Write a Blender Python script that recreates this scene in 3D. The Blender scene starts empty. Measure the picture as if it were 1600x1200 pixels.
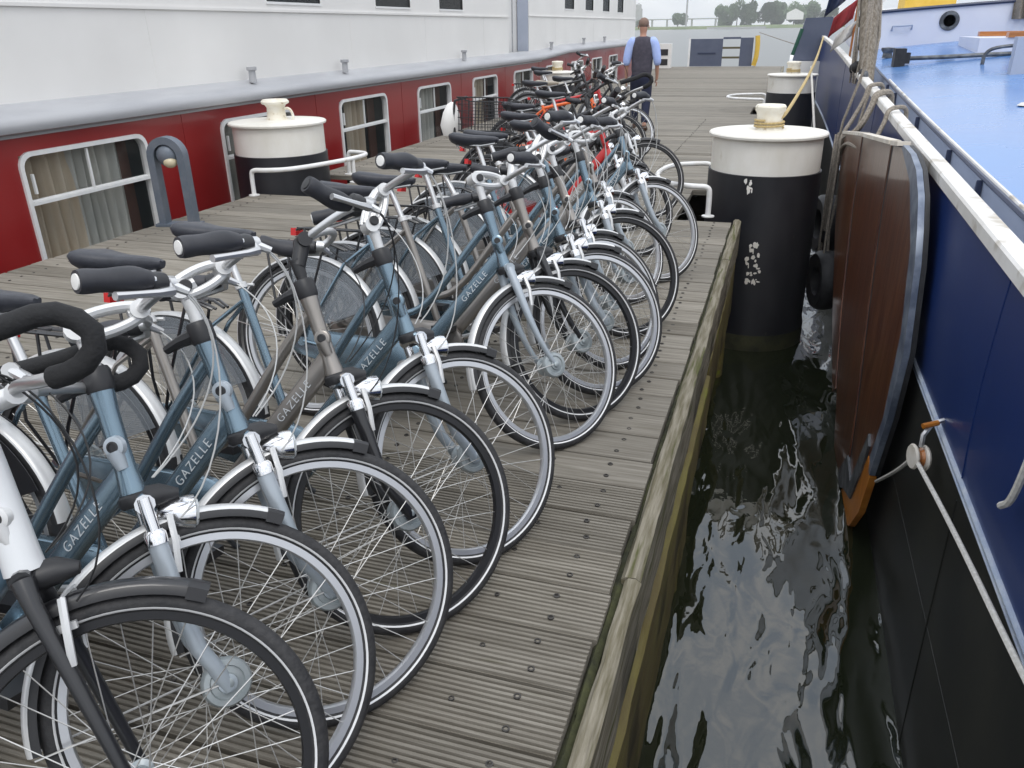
import bpy, bmesh, math, random
from math import radians as rad, sin, cos, pi, sqrt, atan2
from mathutils import Vector as V, Matrix as M

random.seed(7)
sc = bpy.context.scene
col = sc.collection

# ------------------------------------------------------------------ camera
CAM_H, PITCH, YAW, ROLL = 1.6, 24.0, 18.39, 1.0
def camera():
    p, y, r = rad(PITCH), rad(YAW), rad(ROLL)
    rz = M.Rotation(y, 3, 'Z')
    right = rz @ V((1, 0, 0)); fwd = rz @ V((0, cos(p), -sin(p))); up = rz @ V((0, sin(p), cos(p)))
    rt = right * cos(r) - up * sin(r); u2 = up * cos(r) + right * sin(r)
    cd = bpy.data.cameras.new('camera'); cd.sensor_width = 36.0; cd.lens = 28.0
    cd.clip_start = 0.05; cd.clip_end = 6000
    co = bpy.data.objects.new('camera', cd); col.objects.link(co)
    m = M.Identity(4)
    for i in range(3):
        m[i][0] = rt[i]; m[i][1] = u2[i]; m[i][2] = -fwd[i]
    m[2][3] = CAM_H
    co.matrix_world = m
    sc.camera = co
camera()

# ------------------------------------------------------------------ sky: bright overcast, and one soft sun
SUN_EL, SUN_AZ = 58.0, 150.0        # azimuth clockwise from +Y
def sky():
    w = bpy.data.worlds.new('World'); sc.world = w; w.use_nodes = True
    nt = w.node_tree; nt.nodes.clear()
    N = nt.nodes.new; L = nt.links.new
    out = N('ShaderNodeOutputWorld')
    st = N('ShaderNodeTexSky'); st.sky_type = 'NISHITA'; st.sun_disc = False
    st.sun_elevation = rad(SUN_EL); st.sun_rotation = rad(SUN_AZ)
    st.air_density = 1.2; st.dust_density = 4.0
    b1 = N('ShaderNodeBackground'); b1.inputs[1].default_value = 0.10
    L(st.outputs[0], b1.inputs[0])
    tc = N('ShaderNodeTexCoord'); mp = N('ShaderNodeMapping'); mp.inputs['Scale'].default_value = (1.6, 1.6, 3.2)
    no = N('ShaderNodeTexNoise'); no.inputs['Scale'].default_value = 2.4; no.inputs['Detail'].default_value = 7; no.inputs['Roughness'].default_value = .55
    cr = N('ShaderNodeValToRGB')
    cr.color_ramp.elements[0].position = .34; cr.color_ramp.elements[0].color = (.57, .65, .77, 1)
    cr.color_ramp.elements[1].position = .66; cr.color_ramp.elements[1].color = (1.0, 1.0, 1.0, 1)
    L(tc.outputs['Generated'], mp.inputs[0]); L(mp.outputs[0], no.inputs[0]); L(no.outputs[0], cr.inputs[0])
    b2 = N('ShaderNodeBackground')
    L(cr.outputs[0], b2.inputs[0])
    # overcast luminance law: the zenith is brighter than the horizon
    sp = N('ShaderNodeSeparateXYZ'); L(tc.outputs['Generated'], sp.inputs[0])
    mr = N('ShaderNodeMapRange'); mr.inputs[1].default_value = 0.; mr.inputs[2].default_value = 1.; mr.inputs[3].default_value = 1.5; mr.inputs[4].default_value = 3.0
    L(sp.outputs[2], mr.inputs[0]); L(mr.outputs[0], b2.inputs[1])
    mx = N('ShaderNodeMixShader'); mx.inputs[0].default_value = .86
    L(b1.outputs[0], mx.inputs[1]); L(b2.outputs[0], mx.inputs[2]); L(mx.outputs[0], out.inputs[0])
    sd = bpy.data.lights.new('sun', 'SUN'); sd.energy = 1.2; sd.angle = rad(22); sd.color = (1, .97, .93)
    so = bpy.data.objects.new('sun', sd); col.objects.link(so)
    d = V((sin(rad(SUN_AZ)) * cos(rad(SUN_EL)), cos(rad(SUN_AZ)) * cos(rad(SUN_EL)), sin(rad(SUN_EL))))
    so.rotation_euler = d.to_track_quat('Z', 'Y').to_euler()
sky()
sc.view_settings.view_transform = 'Standard'; sc.view_settings.look = 'None'
sc.view_settings.gamma = 1.0; sc.view_settings.use_curve_mapping = False
sc.view_settings.exposure = -0.30
sc.render.engine = 'CYCLES'
sc.cycles.max_bounces = 6; sc.cycles.volume_bounces = 1; sc.cycles.transparent_max_bounces = 12
sc.cycles.use_denoising = True

# ------------------------------------------------------------------ materials
MATS = {}
def mat(name, c, rough=.5, metal=0., c2=None, scale=8., stretch=(1, 1, 1), bump=0., bscale=None, coat=0., spec=.5,
        rnd=0., alpha=1., detail=5., lo=.4, hi=.65, spots=None, transmission=0., rough2=None):
    if name in MATS: return MATS[name]
    m = bpy.data.materials.new(name); m.use_nodes = True
    nt = m.node_tree; N = nt.nodes.new; L = nt.links.new
    p = nt.nodes['Principled BSDF']
    p.inputs['Roughness'].default_value = rough; p.inputs['Metallic'].default_value = metal
    p.inputs['Coat Weight'].default_value = coat; p.inputs['Specular IOR Level'].default_value = spec
    p.inputs['Coat Roughness'].default_value = .08
    p.inputs['Transmission Weight'].default_value = transmission
    p.inputs['Alpha'].default_value = alpha
    src = None
    tc = N('ShaderNodeTexCoord'); mp = N('ShaderNodeMapping'); mp.inputs['Scale'].default_value = stretch
    L(tc.outputs['Object'], mp.inputs[0])
    oi = N('ShaderNodeObjectInfo')
    if rnd:
        ml = N('ShaderNodeVectorMath'); ml.operation = 'MULTIPLY_ADD'
        cb = N('ShaderNodeCombineXYZ')
        mm = N('ShaderNodeMath'); mm.operation = 'MULTIPLY'; mm.inputs[1].default_value = 57.
        L(oi.outputs['Random'], mm.inputs[0])
        for i in range(3): L(mm.outputs[0], cb.inputs[i])
        ad = N('ShaderNodeVectorMath'); ad.operation = 'ADD'
        L(mp.outputs[0], ad.inputs[0]); L(cb.outputs[0], ad.inputs[1]); vec = ad.outputs[0]
    else: vec = mp.outputs[0]
    no = N('ShaderNodeTexNoise'); no.inputs['Scale'].default_value = scale; no.inputs['Detail'].default_value = detail
    no.inputs['Roughness'].default_value = .6
    L(vec, no.inputs[0])
    rgb = lambda k: tuple(k) + (1,)
    if c2 is not None:
        cr = N('ShaderNodeValToRGB'); cr.color_ramp.elements[0].position = lo; cr.color_ramp.elements[1].position = hi
        cr.color_ramp.elements[0].color = rgb(c); cr.color_ramp.elements[1].color = rgb(c2)
        L(no.outputs[0], cr.inputs[0]); src = cr.outputs[0]
    if spots:
        sc_, thr, colr = spots
        n2 = N('ShaderNodeTexNoise'); n2.inputs['Scale'].default_value = sc_; n2.inputs['Detail'].default_value = 6
        L(vec, n2.inputs[0])
        c3 = N('ShaderNodeValToRGB'); c3.color_ramp.elements[0].position = thr; c3.color_ramp.elements[1].position = thr + .07
        c3.color_ramp.elements[0].color = (0, 0, 0, 1); c3.color_ramp.elements[1].color = (1, 1, 1, 1)
        L(n2.outputs[0], c3.inputs[0])
        mx = N('ShaderNodeMix'); mx.data_type = 'RGBA'
        L(c3.outputs[0], mx.inputs[0])
        if src: L(src, mx.inputs[6])
        else: mx.inputs[6].default_value = rgb(c)
        mx.inputs[7].default_value = rgb(colr); src = mx.outputs[2]
    if rnd:
        hs = N('ShaderNodeHueSaturation')
        mr = N('ShaderNodeMapRange'); mr.inputs[3].default_value = 1 - rnd; mr.inputs[4].default_value = 1 + rnd
        L(oi.outputs['Random'], mr.inputs[0]); L(mr.outputs[0], hs.inputs['Value'])
        if src: L(src, hs.inputs['Color'])
        else: hs.inputs['Color'].default_value = rgb(c)
        src = hs.outputs[0]
    if src: L(src, p.inputs['Base Color'])
    else: p.inputs['Base Color'].default_value = rgb(c)
    if rough2 is not None:
        mr = N('ShaderNodeMapRange'); mr.inputs[1].default_value = .35; mr.inputs[2].default_value = .65
        mr.inputs[3].default_value = rough; mr.inputs[4].default_value = rough2
        L(no.outputs[0], mr.inputs[0]); L(mr.outputs[0], p.inputs['Roughness'])
    if bump:
        bn = N('ShaderNodeTexNoise'); bn.inputs['Scale'].default_value = bscale or scale; bn.inputs['Detail'].default_value = 6
        L(vec, bn.inputs[0])
        bp = N('ShaderNodeBump'); bp.inputs['Strength'].default_value = bump; bp.inputs['Distance'].default_value = .01
        L(bn.outputs[0], bp.inputs['Height']); L(bp.outputs[0], p.inputs['Normal'])
    MATS[name] = m
    return m

PLANK = mat('weathered_plank', (.125, .110, .086), .82, c2=(.265, .243, .205), scale=3.0, stretch=(1.0, 20, 10), bump=.25, bscale=5., rnd=.17, detail=7,
            lo=.3, hi=.72, spots=(1.6, .67, (.10, .095, .055)))
BEAM = mat('mossy_timber', (.115, .10, .06), .85, c2=(.25, .225, .175), scale=4, stretch=(14, 1, 9), bump=.6, bscale=5, rnd=.12, detail=7,
           spots=(2.4, .58, (.07, .072, .02)))
WALE = mat('algae_timber', (.11, .085, .03), .7, c2=(.16, .14, .035), scale=2.2, stretch=(4, 1, 4), bump=.6, bscale=9, detail=7,
           spots=(1.7, .60, (.15, .17, .012)))
JOIST = mat('dark_joist', (.045, .04, .03), .9, c2=(.08, .07, .05), scale=5)
SCREW = mat('dark_screw', (.06, .055, .05), .55, .4)
STEELBLK = mat('black_pile_paint', (.010, .011, .015), .36, c2=(.026, .026, .030), scale=2.2, stretch=(1, 1, .35), bump=.25, bscale=6, spots=(5.0, .69, (.075, .068, .055)), rough2=.6)
PILEWHT = mat('white_pile_paint', (.70, .67, .60), .5, c2=(.80, .78, .73), scale=2.5, stretch=(1, 1, .5), bump=.12, bscale=6, spots=(4.2, .66, (.55, .50, .39)))
CREAM = mat('cream_bollard_paint', (.72, .66, .53), .5, c2=(.8, .77, .68), scale=7, bump=.15, spots=(11, .60, (.42, .33, .2)))
TUBEWHT = mat('white_tube_paint', (.78, .78, .78), .4, c2=(.70, .69, .66), scale=9, spots=(14, .68, (.5, .38, .25)))
LAMPGREY = mat('grey_lamp_metal', (.115, .14, .175), .5, .2, c2=(.15, .17, .20), scale=8, bump=.1)
LAMPGLASS = mat('lamp_diffuser', (.55, .48, .33), .25)
RED = mat('red_hull_paint', (.24, .011, .012), .30, c2=(.275, .018, .018), scale=.9, coat=.25, bump=.03, bscale=1.4, rough2=.40)
STRAKE = mat('grey_strake_paint', (.34, .345, .365), .42, c2=(.41, .415, .43), scale=2.2, stretch=(1, .3, 3), bump=.05)
SHIPWHT = mat('white_ship_paint', (.735, .722, .70), .38, c2=(.785, .772, .75), scale=.8, bump=.035, bscale=1.0, spots=(2.1, .76, (.73, .70, .66)))
WFRAME = mat('white_window_frame', (.76, .76, .76), .45, .1, c2=(.82, .82, .81), scale=12)
GLASS = mat('window_glass', (.05, .06, .06), .02, alpha=.16, spec=.5)
CURT = mat('beige_curtain', (.62, .52, .39), .9, c2=(.74, .66, .53), scale=1.2, stretch=(1, 9, .4))
CURT2 = mat('grey_curtain', (.56, .57, .53), .9, c2=(.68, .67, .61), scale=1.2, stretch=(1, 9, .4))
WOODPANEL = mat('brown_panel', (.10, .035, .02), .5)
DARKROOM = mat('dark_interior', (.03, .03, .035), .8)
BLUEHULL = mat('blue_hull_paint', (.009, .026, .115), .36, c2=(.013, .033, .13), scale=1.3, coat=.05, spec=.28, bump=.05, bscale=1.1, spots=(26, .74, (.12, .13, .17)))
BLKHULL = mat('black_hull_paint', (.011, .012, .011), .5, c2=(.022, .022, .018), scale=2, bump=.15, spots=(6, .70, (.04, .045, .03)))
LINEWHT = mat('pale_line_paint', (.34, .40, .52), .5, c2=(.5, .54, .60), scale=9)
GUNWHT = mat('white_gunwale_paint', (.60, .58, .545), .55, c2=(.73, .715, .69), scale=3, bump=.35, spots=(4.5, .57, (.44, .40, .34)))
COAM = mat('grey_blue_coaming', (.36, .40, .49), .45, c2=(.40, .44, .53), scale=2)
HATCH = mat('light_blue_deck_paint', (.075, .195, .47), .18, c2=(.105, .235, .50), scale=.7, rough2=.30, coat=.2)
CABIN = mat('lilac_white_cabin', (.60, .62, .71), .4, c2=(.66, .68, .75), scale=1.5)
NAVY = mat('navy_paint', (.02, .03, .07), .4)
YELLOW = mat('yellow_canvas', (.62, .40, .05), .7, c2=(.68, .45, .08), scale=5)
LEEWOOD = mat('varnished_leeboard_wood', (.075, .021, .010), .33, c2=(.14, .048, .019), scale=2.0, stretch=(3, 6, 1.2), coat=.5, bump=.25, bscale=5, rnd=.1, spots=(13, .71, (.21, .15, .10)))
LEETOP = mat('worn_leeboard_edge', (.55, .50, .42), .7, c2=(.68, .64, .58), scale=9)
LEEORANGE = mat('orange_bare_wood', (.40, .13, .015), .4, c2=(.55, .21, .03), scale=3, stretch=(1, 5, 1))
LEEGREY = mat('worn_steel', (.06, .065, .075), .5, .3, c2=(.17, .18, .19), scale=11)
LEESTEEL = mat('blue_grey_steel_strip', (.11, .135, .19), .4, .4, c2=(.24, .275, .34), scale=7)
ROPE = mat('grey_rope', (.20, .175, .145), .95, c2=(.33, .29, .24), scale=60, bump=.6, bscale=90)
ROPEY = mat('yellowed_rope', (.42, .31, .13), .95, c2=(.55, .43, .23), scale=60, bump=.6, bscale=90)
ROPEW = mat('pale_line', (.5, .48, .44), .9, c2=(.62, .6, .56), scale=60)
RUBBER = mat('black_rubber', (.014, .014, .016), .6, c2=(.024, .024, .026), scale=20)
WOODOR = mat('varnished_teak', (.36, .12, .025), .35, c2=(.45, .17, .04), scale=3, stretch=(1, 8, 8), coat=.3)
WOODGREY = mat('weathered_spar', (.14, .115, .085), .9, c2=(.28, .245, .20), scale=6, stretch=(8, 8, 1), bump=.8, bscale=10)
GATE = mat('slate_gate_paint', (.075, .09, .14), .55, c2=(.09, .105, .155), scale=2)
# bicycles
PAINT_BLUE = mat('blue_bike_paint', (.165, .235, .29), .27, .82, c2=(.18, .255, .31), scale=3, coat=.5)
PAINT_BLUE2 = mat('dark_blue_bike_paint', (.085, .145, .205), .30, .45, c2=(.095, .16, .22), scale=3, coat=.5)
PAINT_GREY = mat('taupe_bike_paint', (.285, .262, .238), .30, .75, c2=(.305, .28, .258), scale=3, coat=.4)
PAINT_WHITE = mat('white_bike_paint', (.66, .67, .68), .32, .1, coat=.4)
PAINT_ORANGE = mat('orange_bike_paint', (.75, .13, .02), .35, coat=.4)
PAINT_RED = mat('red_bike_paint', (.50, .02, .02), .35, coat=.4)
PAINT_BLACK = mat('black_bike_paint', (.012, .012, .014), .32, coat=.4)
FORKGREY = mat('light_grey_fork_paint', (.36, .41, .45), .36, .3, c2=(.40, .44, .48), scale=5)
TYRE = mat('tyre_rubber', (.018, .018, .020), .68, c2=(.034, .033, .034), scale=30, bump=.3, bscale=80)
REFLECT = mat('reflective_band', (.72, .72, .72), .5)
RIMSILV = mat('silver_rim', (.60, .61, .63), .33, .75)
RIMBLK = mat('black_rim', (.015, .015, .017), .4, .2)
SPOKE = mat('steel_spoke', (.58, .57, .55), .35, .8)
HUBM = mat('grey_hub', (.33, .37, .38), .42, .5, c2=(.40, .43, .44), scale=20)
CHROME = mat('chrome', (.72, .72, .73), .13, 1.)
ALLOY = mat('brushed_alloy', (.62, .62, .62), .34, .85)
SILVPAINT = mat('silver_satin', (.66, .66, .655), .38, .35)
GRIP = mat('grip_rubber', (.020, .021, .026), .55, c2=(.036, .036, .042), scale=14)
FOAM = mat('black_foam', (.012, .012, .013), .85, bump=.3, bscale=120)
WHITEPL = mat('white_plastic', (.78, .77, .74), .4)
BLACKPL = mat('black_plastic', (.020, .020, .022), .45)
SADDLE = mat('saddle_vinyl', (.026, .028, .036), .48, c2=(.038, .04, .05), scale=20, bump=.1, bscale=90)
SADDLE2 = mat('pale_saddle_vinyl', (.33, .29, .23), .55)
GUARD = mat('smoked_coat_guard', (.30, .33, .36), .15, alpha=.34)
GUARDBLK = mat('black_coat_guard', (.02, .02, .023), .35, alpha=.88)
REDPL = mat('red_reflector', (.55, .012, .012), .25)
ORANGEPL = mat('orange_reflector', (.85, .12, .01), .25)
CABLEG = mat('grey_cable', (.50, .50, .49), .45)
CABLEB = mat('black_cable', (.014, .014, .015), .45)
LENS = mat('headlight_glass', (.75, .78, .78), .06, .3)
LETTER = mat('silver_lettering', (.62, .64, .66), .4)
# people
SKIN = mat('skin', (.45, .24, .17), .55)
HAIR = mat('brown_hair', (.20, .13, .10), .8)
VEST = mat('charcoal_vest', (.055, .05, .068), .9, c2=(.075, .068, .09), scale=20)
SHIRT = mat('light_blue_shirt', (.36, .46, .80), .85, c2=(.42, .52, .84), scale=9)
TROUSER = mat('navy_trousers', (.014, .018, .045), .9)
SHOE = mat('brown_shoe', (.06, .03, .015), .5)
# far shore
LEAF = mat('far_foliage', (.07, .115, .05), .9, c2=(.115, .17, .08), scale=.25, rnd=.25)
BARK = mat('bark', (.09, .07, .05), .9)
GRASS = mat('shore_grass', (.10, .14, .05), .95, c2=(.14, .17, .07), scale=.05)
CONC = mat('pale_concrete', (.38, .38, .37), .8)

def water_material():
    m = bpy.data.materials.new('harbour_water'); m.use_nodes = True
    nt = m.node_tree; N = nt.nodes.new; L = nt.links.new
    p = nt.nodes['Principled BSDF']
    p.inputs['Base Color'].default_value = (.014, .017, .009, 1); p.inputs['Roughness'].default_value = .03
    p.inputs['IOR'].default_value = 1.5; p.inputs['Specular IOR Level'].default_value = 1.0
    tc = N('ShaderNodeTexCoord')
    hs = []
    for s, st, amp in ((1.5, (1.7, .55, 1), .066), (5.0, (1.5, .6, 1), .0095), (17., (1, 1, 1), .0005)):
        mp = N('ShaderNodeMapping'); mp.inputs['Scale'].default_value = st
        mp.inputs['Rotation'].default_value = (0, 0, rad(14))
        no = N('ShaderNodeTexNoise'); no.inputs['Scale'].default_value = s; no.inputs['Detail'].default_value = 1.5; no.inputs['Distortion'].default_value = .6
        L(tc.outputs['Object'], mp.inputs[0]); L(mp.outputs[0], no.inputs[0])
        mu = N('ShaderNodeMath'); mu.operation = 'MULTIPLY'; mu.inputs[1].default_value = amp
        L(no.outputs[0], mu.inputs[0]); hs.append(mu.outputs[0])
    a = N('ShaderNodeMath'); L(hs[0], a.inputs[0]); L(hs[1], a.inputs[1])
    b = N('ShaderNodeMath'); L(a.outputs[0], b.inputs[0]); L(hs[2], b.inputs[1])
    bp = N('ShaderNodeBump'); bp.inputs['Strength'].default_value = 1.0; bp.inputs['Distance'].default_value = 1.0
    L(b.outputs[0], bp.inputs['Height']); L(bp.outputs[0], p.inputs['Normal'])
    return m
WATER = water_material()

# ------------------------------------------------------------------ mesh building
class MB:
    def __init__(s): s.v = []; s.f = []
    def add(s, vs, fs):
        o = len(s.v); s.v += [tuple(x) for x in vs]; s.f += [tuple(i + o for i in f) for f in fs]; return s
    def box(s, c, size, R=None):
        hx, hy, hz = [k / 2 for k in size]; c = V(c)
        vs = [V((x, y, z)) for x in (-hx, hx) for y in (-hy, hy) for z in (-hz, hz)]
        if R is not None: vs = [R @ q for q in vs]
        return s.add([q + c for q in vs], [(0, 1, 3, 2), (4, 6, 7, 5), (0, 4, 5, 1), (2, 3, 7, 6), (0, 2, 6, 4), (1, 5, 7, 3)])
    def bbox(s, lo, hi):
        return s.box([(a + b) / 2 for a, b in zip(lo, hi)], [b - a for a, b in zip(lo, hi)])
    def tube(s, pts, r, n=8, closed=False, caps=True, sec=None, up=None):
        """sweep; r float, list or function value per point; sec: list of unit 2D section points"""
        P = [V(p) for p in pts]; k = len(P)
        rs = r if isinstance(r, (list, tuple)) else [r] * k
        if sec is None: sec = [(cos(2 * pi * i / n), sin(2 * pi * i / n)) for i in range(n)]
        n = len(sec)
        T = []
        for i in range(k):
            if closed: t = P[(i + 1) % k] - P[i - 1]
            else: t = P[min(i + 1, k - 1)] - P[max(i - 1, 0)]
            T.append(t.normalized())
        u = V(up) if up is not None else (V((0, 0, 1)) if abs(T[0].z) < .9 else V((1, 0, 0)))
        u = (u - T[0] * u.dot(T[0])).normalized()
        vs = []
        for i in range(k):
            u = (u - T[i] * u.dot(T[i])).normalized()
            w = T[i].cross(u)
            for a, b in sec: vs.append(P[i] + (w * a + u * b) * rs[i])
        fs = []
        for i in range(k if closed else k - 1):
            j = (i + 1) % k
            for q in range(n):
                q2 = (q + 1) % n
                fs.append((i * n + q, i * n + q2, j * n + q2, j * n + q))
        if caps and not closed:
            fs.append(tuple(range(n))[::-1]); fs.append(tuple((k - 1) * n + q for q in range(n)))
        return s.add(vs, fs)
    def lathe(s, prof, o=(0, 0, 0), axis=(0, 0, 1), n=24, closed_profile=False):
        o = V(o); ax = V(axis).normalized()
        a = V((1, 0, 0)) if abs(ax.x) < .9 else V((0, 1, 0))
        u = (a - ax * a.dot(ax)).normalized(); w = ax.cross(u)
        k = len(prof); vs = []
        for r, h in prof:
            for i in range(n):
                t = 2 * pi * i / n
                vs.append(o + ax * h + (u * cos(t) + w * sin(t)) * r)
        fs = []
        for j in range(k if closed_profile else k - 1):
            j2 = (j + 1) % k
            for i in range(n):
                i2 = (i + 1) % n
                fs.append((j * n + i, j * n + i2, j2 * n + i2, j2 * n + i))
        if not closed_profile:
            if prof[0][0] > 1e-6: fs.append(tuple(range(n))[::-1])
            if prof[-1][0] > 1e-6: fs.append(tuple((k - 1) * n + i for i in range(n)))
        return s.add(vs, fs)
    def sphere(s, c, r, n=12, m=8, sq=(1, 1, 1)):
        prof = [(sin(pi * j / m) * 1., -cos(pi * j / m)) for j in range(m + 1)]
        o = MB().lathe([(max(a, 1e-4) * r, b * r) for a, b in prof], (0, 0, 0), (0, 0, 1), n)
        return s.add([(c[0] + x * sq[0], c[1] + y * sq[1], c[2] + z * sq[2]) for x, y, z in o.v], o.f)
    def prism(s, poly, fn, t0, t1):
        """poly: 2D outline; fn(a,b,t)->3D"""
        n = len(poly)
        vs = [fn(a, b, t0) for a, b in poly] + [fn(a, b, t1) for a, b in poly]
        fs = [tuple(range(n))[::-1], tuple(range(n, 2 * n))] + [(i, (i + 1) % n, n + (i + 1) % n, n + i) for i in range(n)]
        return s.add(vs, fs)
    def mesh(s, name, angle=38):
        me = bpy.data.meshes.new(name); me.from_pydata(s.v, [], s.f); me.validate()
        bm = bmesh.new(); bm.from_mesh(me); bmesh.ops.recalc_face_normals(bm, faces=bm.faces); bm.to_mesh(me); bm.free()
        me.polygons.foreach_set('use_smooth', [True] * len(me.polygons))
        me.set_sharp_from_angle(angle=rad(angle))
        me.materials.append(None)
        return me

def obj(name, me, m=None, parent=None, mx=None):
    if isinstance(me, MB): me = me.mesh(name)
    o = bpy.data.objects.new(name, me); col.objects.link(o)
    if parent is not None: o.parent = parent
    if mx is not None: o.matrix_basis = mx
    if m is not None and me is not None:
        o.material_slots[0].link = 'OBJECT'; o.material_slots[0].material = m
    return o
def empty(name, loc=(0, 0, 0), parent=None, mx=None):
    o = bpy.data.objects.new(name, None); col.objects.link(o); o.empty_display_size = .1
    if parent is not None: o.parent = parent
    if mx is not None: o.matrix_basis = mx
    else: o.location = loc
    return o
def tag(o, label=None, cat=None, group=None, kind=None):
    if label: o['label'] = label
    if cat: o['category'] = cat
    if group: o['group'] = group
    if kind: o['kind'] = kind
    return o
def bez(p0, p1, p2, p3, n=10):
    p0, p1, p2, p3 = map(V, (p0, p1, p2, p3)); out = []
    for i in range(n + 1):
        t = i / n; out.append(p0 * (1 - t) ** 3 + p1 * 3 * t * (1 - t) ** 2 + p2 * 3 * t * t * (1 - t) + p3 * t ** 3)
    return out
def smooth(pts, it=2):
    P = [V(p) for p in pts]
    for _ in range(it):
        Q = [P[0]]
        for a, b in zip(P[:-1], P[1:]): Q += [a * .75 + b * .25, a * .25 + b * .75]
        P = Q + [P[-1]]
    return P

# ------------------------------------------------------------------ the water and the far shore
WZ = -1.3
tag(obj('water', MB().add([(-3000, -200, WZ), (3000, -200, WZ), (3000, 38.5, WZ), (-3000, 38.5, WZ)], [(0, 1, 2, 3)]), WATER), kind='structure')
OPENW = mat('ruffled_water', (.03, .036, .03), .30, spec=1., bump=.9, bscale=.55, scale=.4, stretch=(.5, 1.6, 1))
tag(obj('open_water', MB().add([(-3000, 38.5, WZ), (3000, 38.5, WZ), (3000, 4000, WZ), (-3000, 4000, WZ)], [(0, 1, 2, 3)]), OPENW), kind='structure')

# ------------------------------------------------------------------ the pier
PX0, PX1, PITCHP = -5.42, -.352, .2135
SEAM0 = 1.338 - 5 * PITCHP
PILE_R = (-.13, 8.08); PILE_L = (-5.45, 8.15); PILE_R2 = (.06, 17.9); PILE_L2 = (-5.3, 19.8)
def notch(y):
    x0, x1 = PX0, PX1
    for (cx, cy), side in ((PILE_R, 1), (PILE_R2, 1), (PILE_L, 0), (PILE_L2, 0)):
        if abs(y - cy) < .68:
            if side: x1 = min(x1, cx - .72)
            else: x0 = max(x0, cx + .72)
    return x0, x1
def pier():
    sub = MB()
    for x in (-5.2, -3.9, -2.6, -1.4, -.75):
        sub.bbox((x - .09, -.3, -.30), (x + .09, 6.9, -.062)); sub.bbox((x - .09, 9.3, -.30), (x + .09, 37.6, -.062))
    for y in (1., 3.5, 6.5, 10, 13, 16, 20, 24, 28, 32, 36):
        sub.bbox((-5.3, y - .1, -.5), (-.55, y + .1, -.303))
        for x in (-5.0, -3., -.8): sub.lathe([(.14, -2.2), (.14, -.503)], (x, y, 0), n=10)
    root = tag(obj('pier_deck', sub, JOIST), kind='structure')
    W = PITCHP - .014; TH = .055
    def plank_mesh(length, ribbed, seed):
        rng = random.Random(seed)
        pr = []
        if ribbed:
            k = 11; p = W / k
            for i in range(k):
                y0 = -W / 2 + i * p
                pr += [(y0 + .0026, -.0085), (y0 + .0046, 0), (y0 + p - .0046, 0), (y0 + p - .0026, -.0085)]
            pr = [(-W / 2, -TH), (-W / 2, -.0085)] + pr + [(W / 2, -.0085), (W / 2, -TH)]
        else:
            pr = [(-W / 2, -TH), (-W / 2, -.005), (-W / 2 + .004, 0), (W / 2 - .004, 0), (W / 2, -.005), (W / 2, -TH)]
        mb = MB(); n = len(pr)
        segs = 1
        vs = []
        for j in (0, 1):
            x = -length / 2 + j * length
            for a, b in pr: vs.append((x, a, b))
        fs = [tuple(range(n)), tuple(range(n, 2 * n))[::-1]] + [(i, n + i, n + (i + 1) % n, (i + 1) % n) for i in range(n)]
        mb.add(vs, fs)
        return mb.mesh('plank', 25)
    cache = {}
    scr = MB()
    rng = random.Random(3)
    k = 0; y = SEAM0 + PITCHP / 2
    while y < 37.8:
        x0, x1 = notch(y)
        ribbed = y < 2.60 or rng.random() < .06
        key = (round(x0, 2), round(x1, 2), ribbed)
        if key not in cache: cache[key] = plank_mesh(x1 - x0, ribbed, k)
        o = obj('plank', cache[key], PLANK, root)
        o.location = ((x0 + x1) / 2 + rng.uniform(-.007, .007), y + rng.uniform(-.0015, .0015), rng.uniform(-.0035, .0))
        o.rotation_euler = (rng.uniform(-.006, .006), 0, rng.uniform(-.0006, .0006))
        for xs in (-.50, -1.4, -2.6, -3.9, -5.2):
            if xs > x1 - .05 or xs < x0 + .05 or y > 16: continue
            for dy in (-.052, .05):
                c = V((xs + rng.uniform(-.012, .012), y + dy + rng.uniform(-.006, .006), .0005))
                scr.lathe([(.0105, -.004), (.0105, .0005), (.0062, .0012), (.0058, -.003), (.0001, -.003)], c, n=8)
        if y < 3.6:
            for xs in (-.70,):
                scr.lathe([(.0085, -.004), (.0085, .0005), (.0048, .0012), (.0045, -.003), (.0001, -.003)], (xs + rng.uniform(-.05, .05), y + rng.uniform(-.05, .05), .0005), n=8)
        y += PITCHP; k += 1
    s = obj('screws', scr, SCREW, root); s['kind'] = 'stuff'
    return root
pier()

def timber(name, lo, hi, m, parent, seed, taper=0):
    """a worn squared timber along Y with softened, uneven edges"""
    rng = random.Random(seed); mb = MB()
    (x0, y0, z0), (x1, y1, z1) = lo, hi
    ch = .012
    sec = [(x0 + ch, z0), (x1 - ch, z0), (x1, z0 + ch), (x1, z1 - ch), (x1 - ch * 1.4, z1), (x0 + ch, z1), (x0, z1 - ch), (x0, z0 + ch)]
    n = max(2, int((y1 - y0) / .12)); vs = []; fs = []
    for i in range(n + 1):
        y = y0 + (y1 - y0) * i / n
        for a, b in sec: vs.append((a + rng.uniform(-.003, .003), y, b + rng.uniform(-.003, .003)))
    for i in range(n):
        for q in range(8): fs.append((i * 8 + q, i * 8 + (q + 1) % 8, i * 8 + 8 + (q + 1) % 8, i * 8 + 8 + q))
    fs += [tuple(range(8))[::-1], tuple(n * 8 + q for q in range(8))]
    mb.add(vs, fs)
    return obj(name, mb, m, parent)
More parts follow.
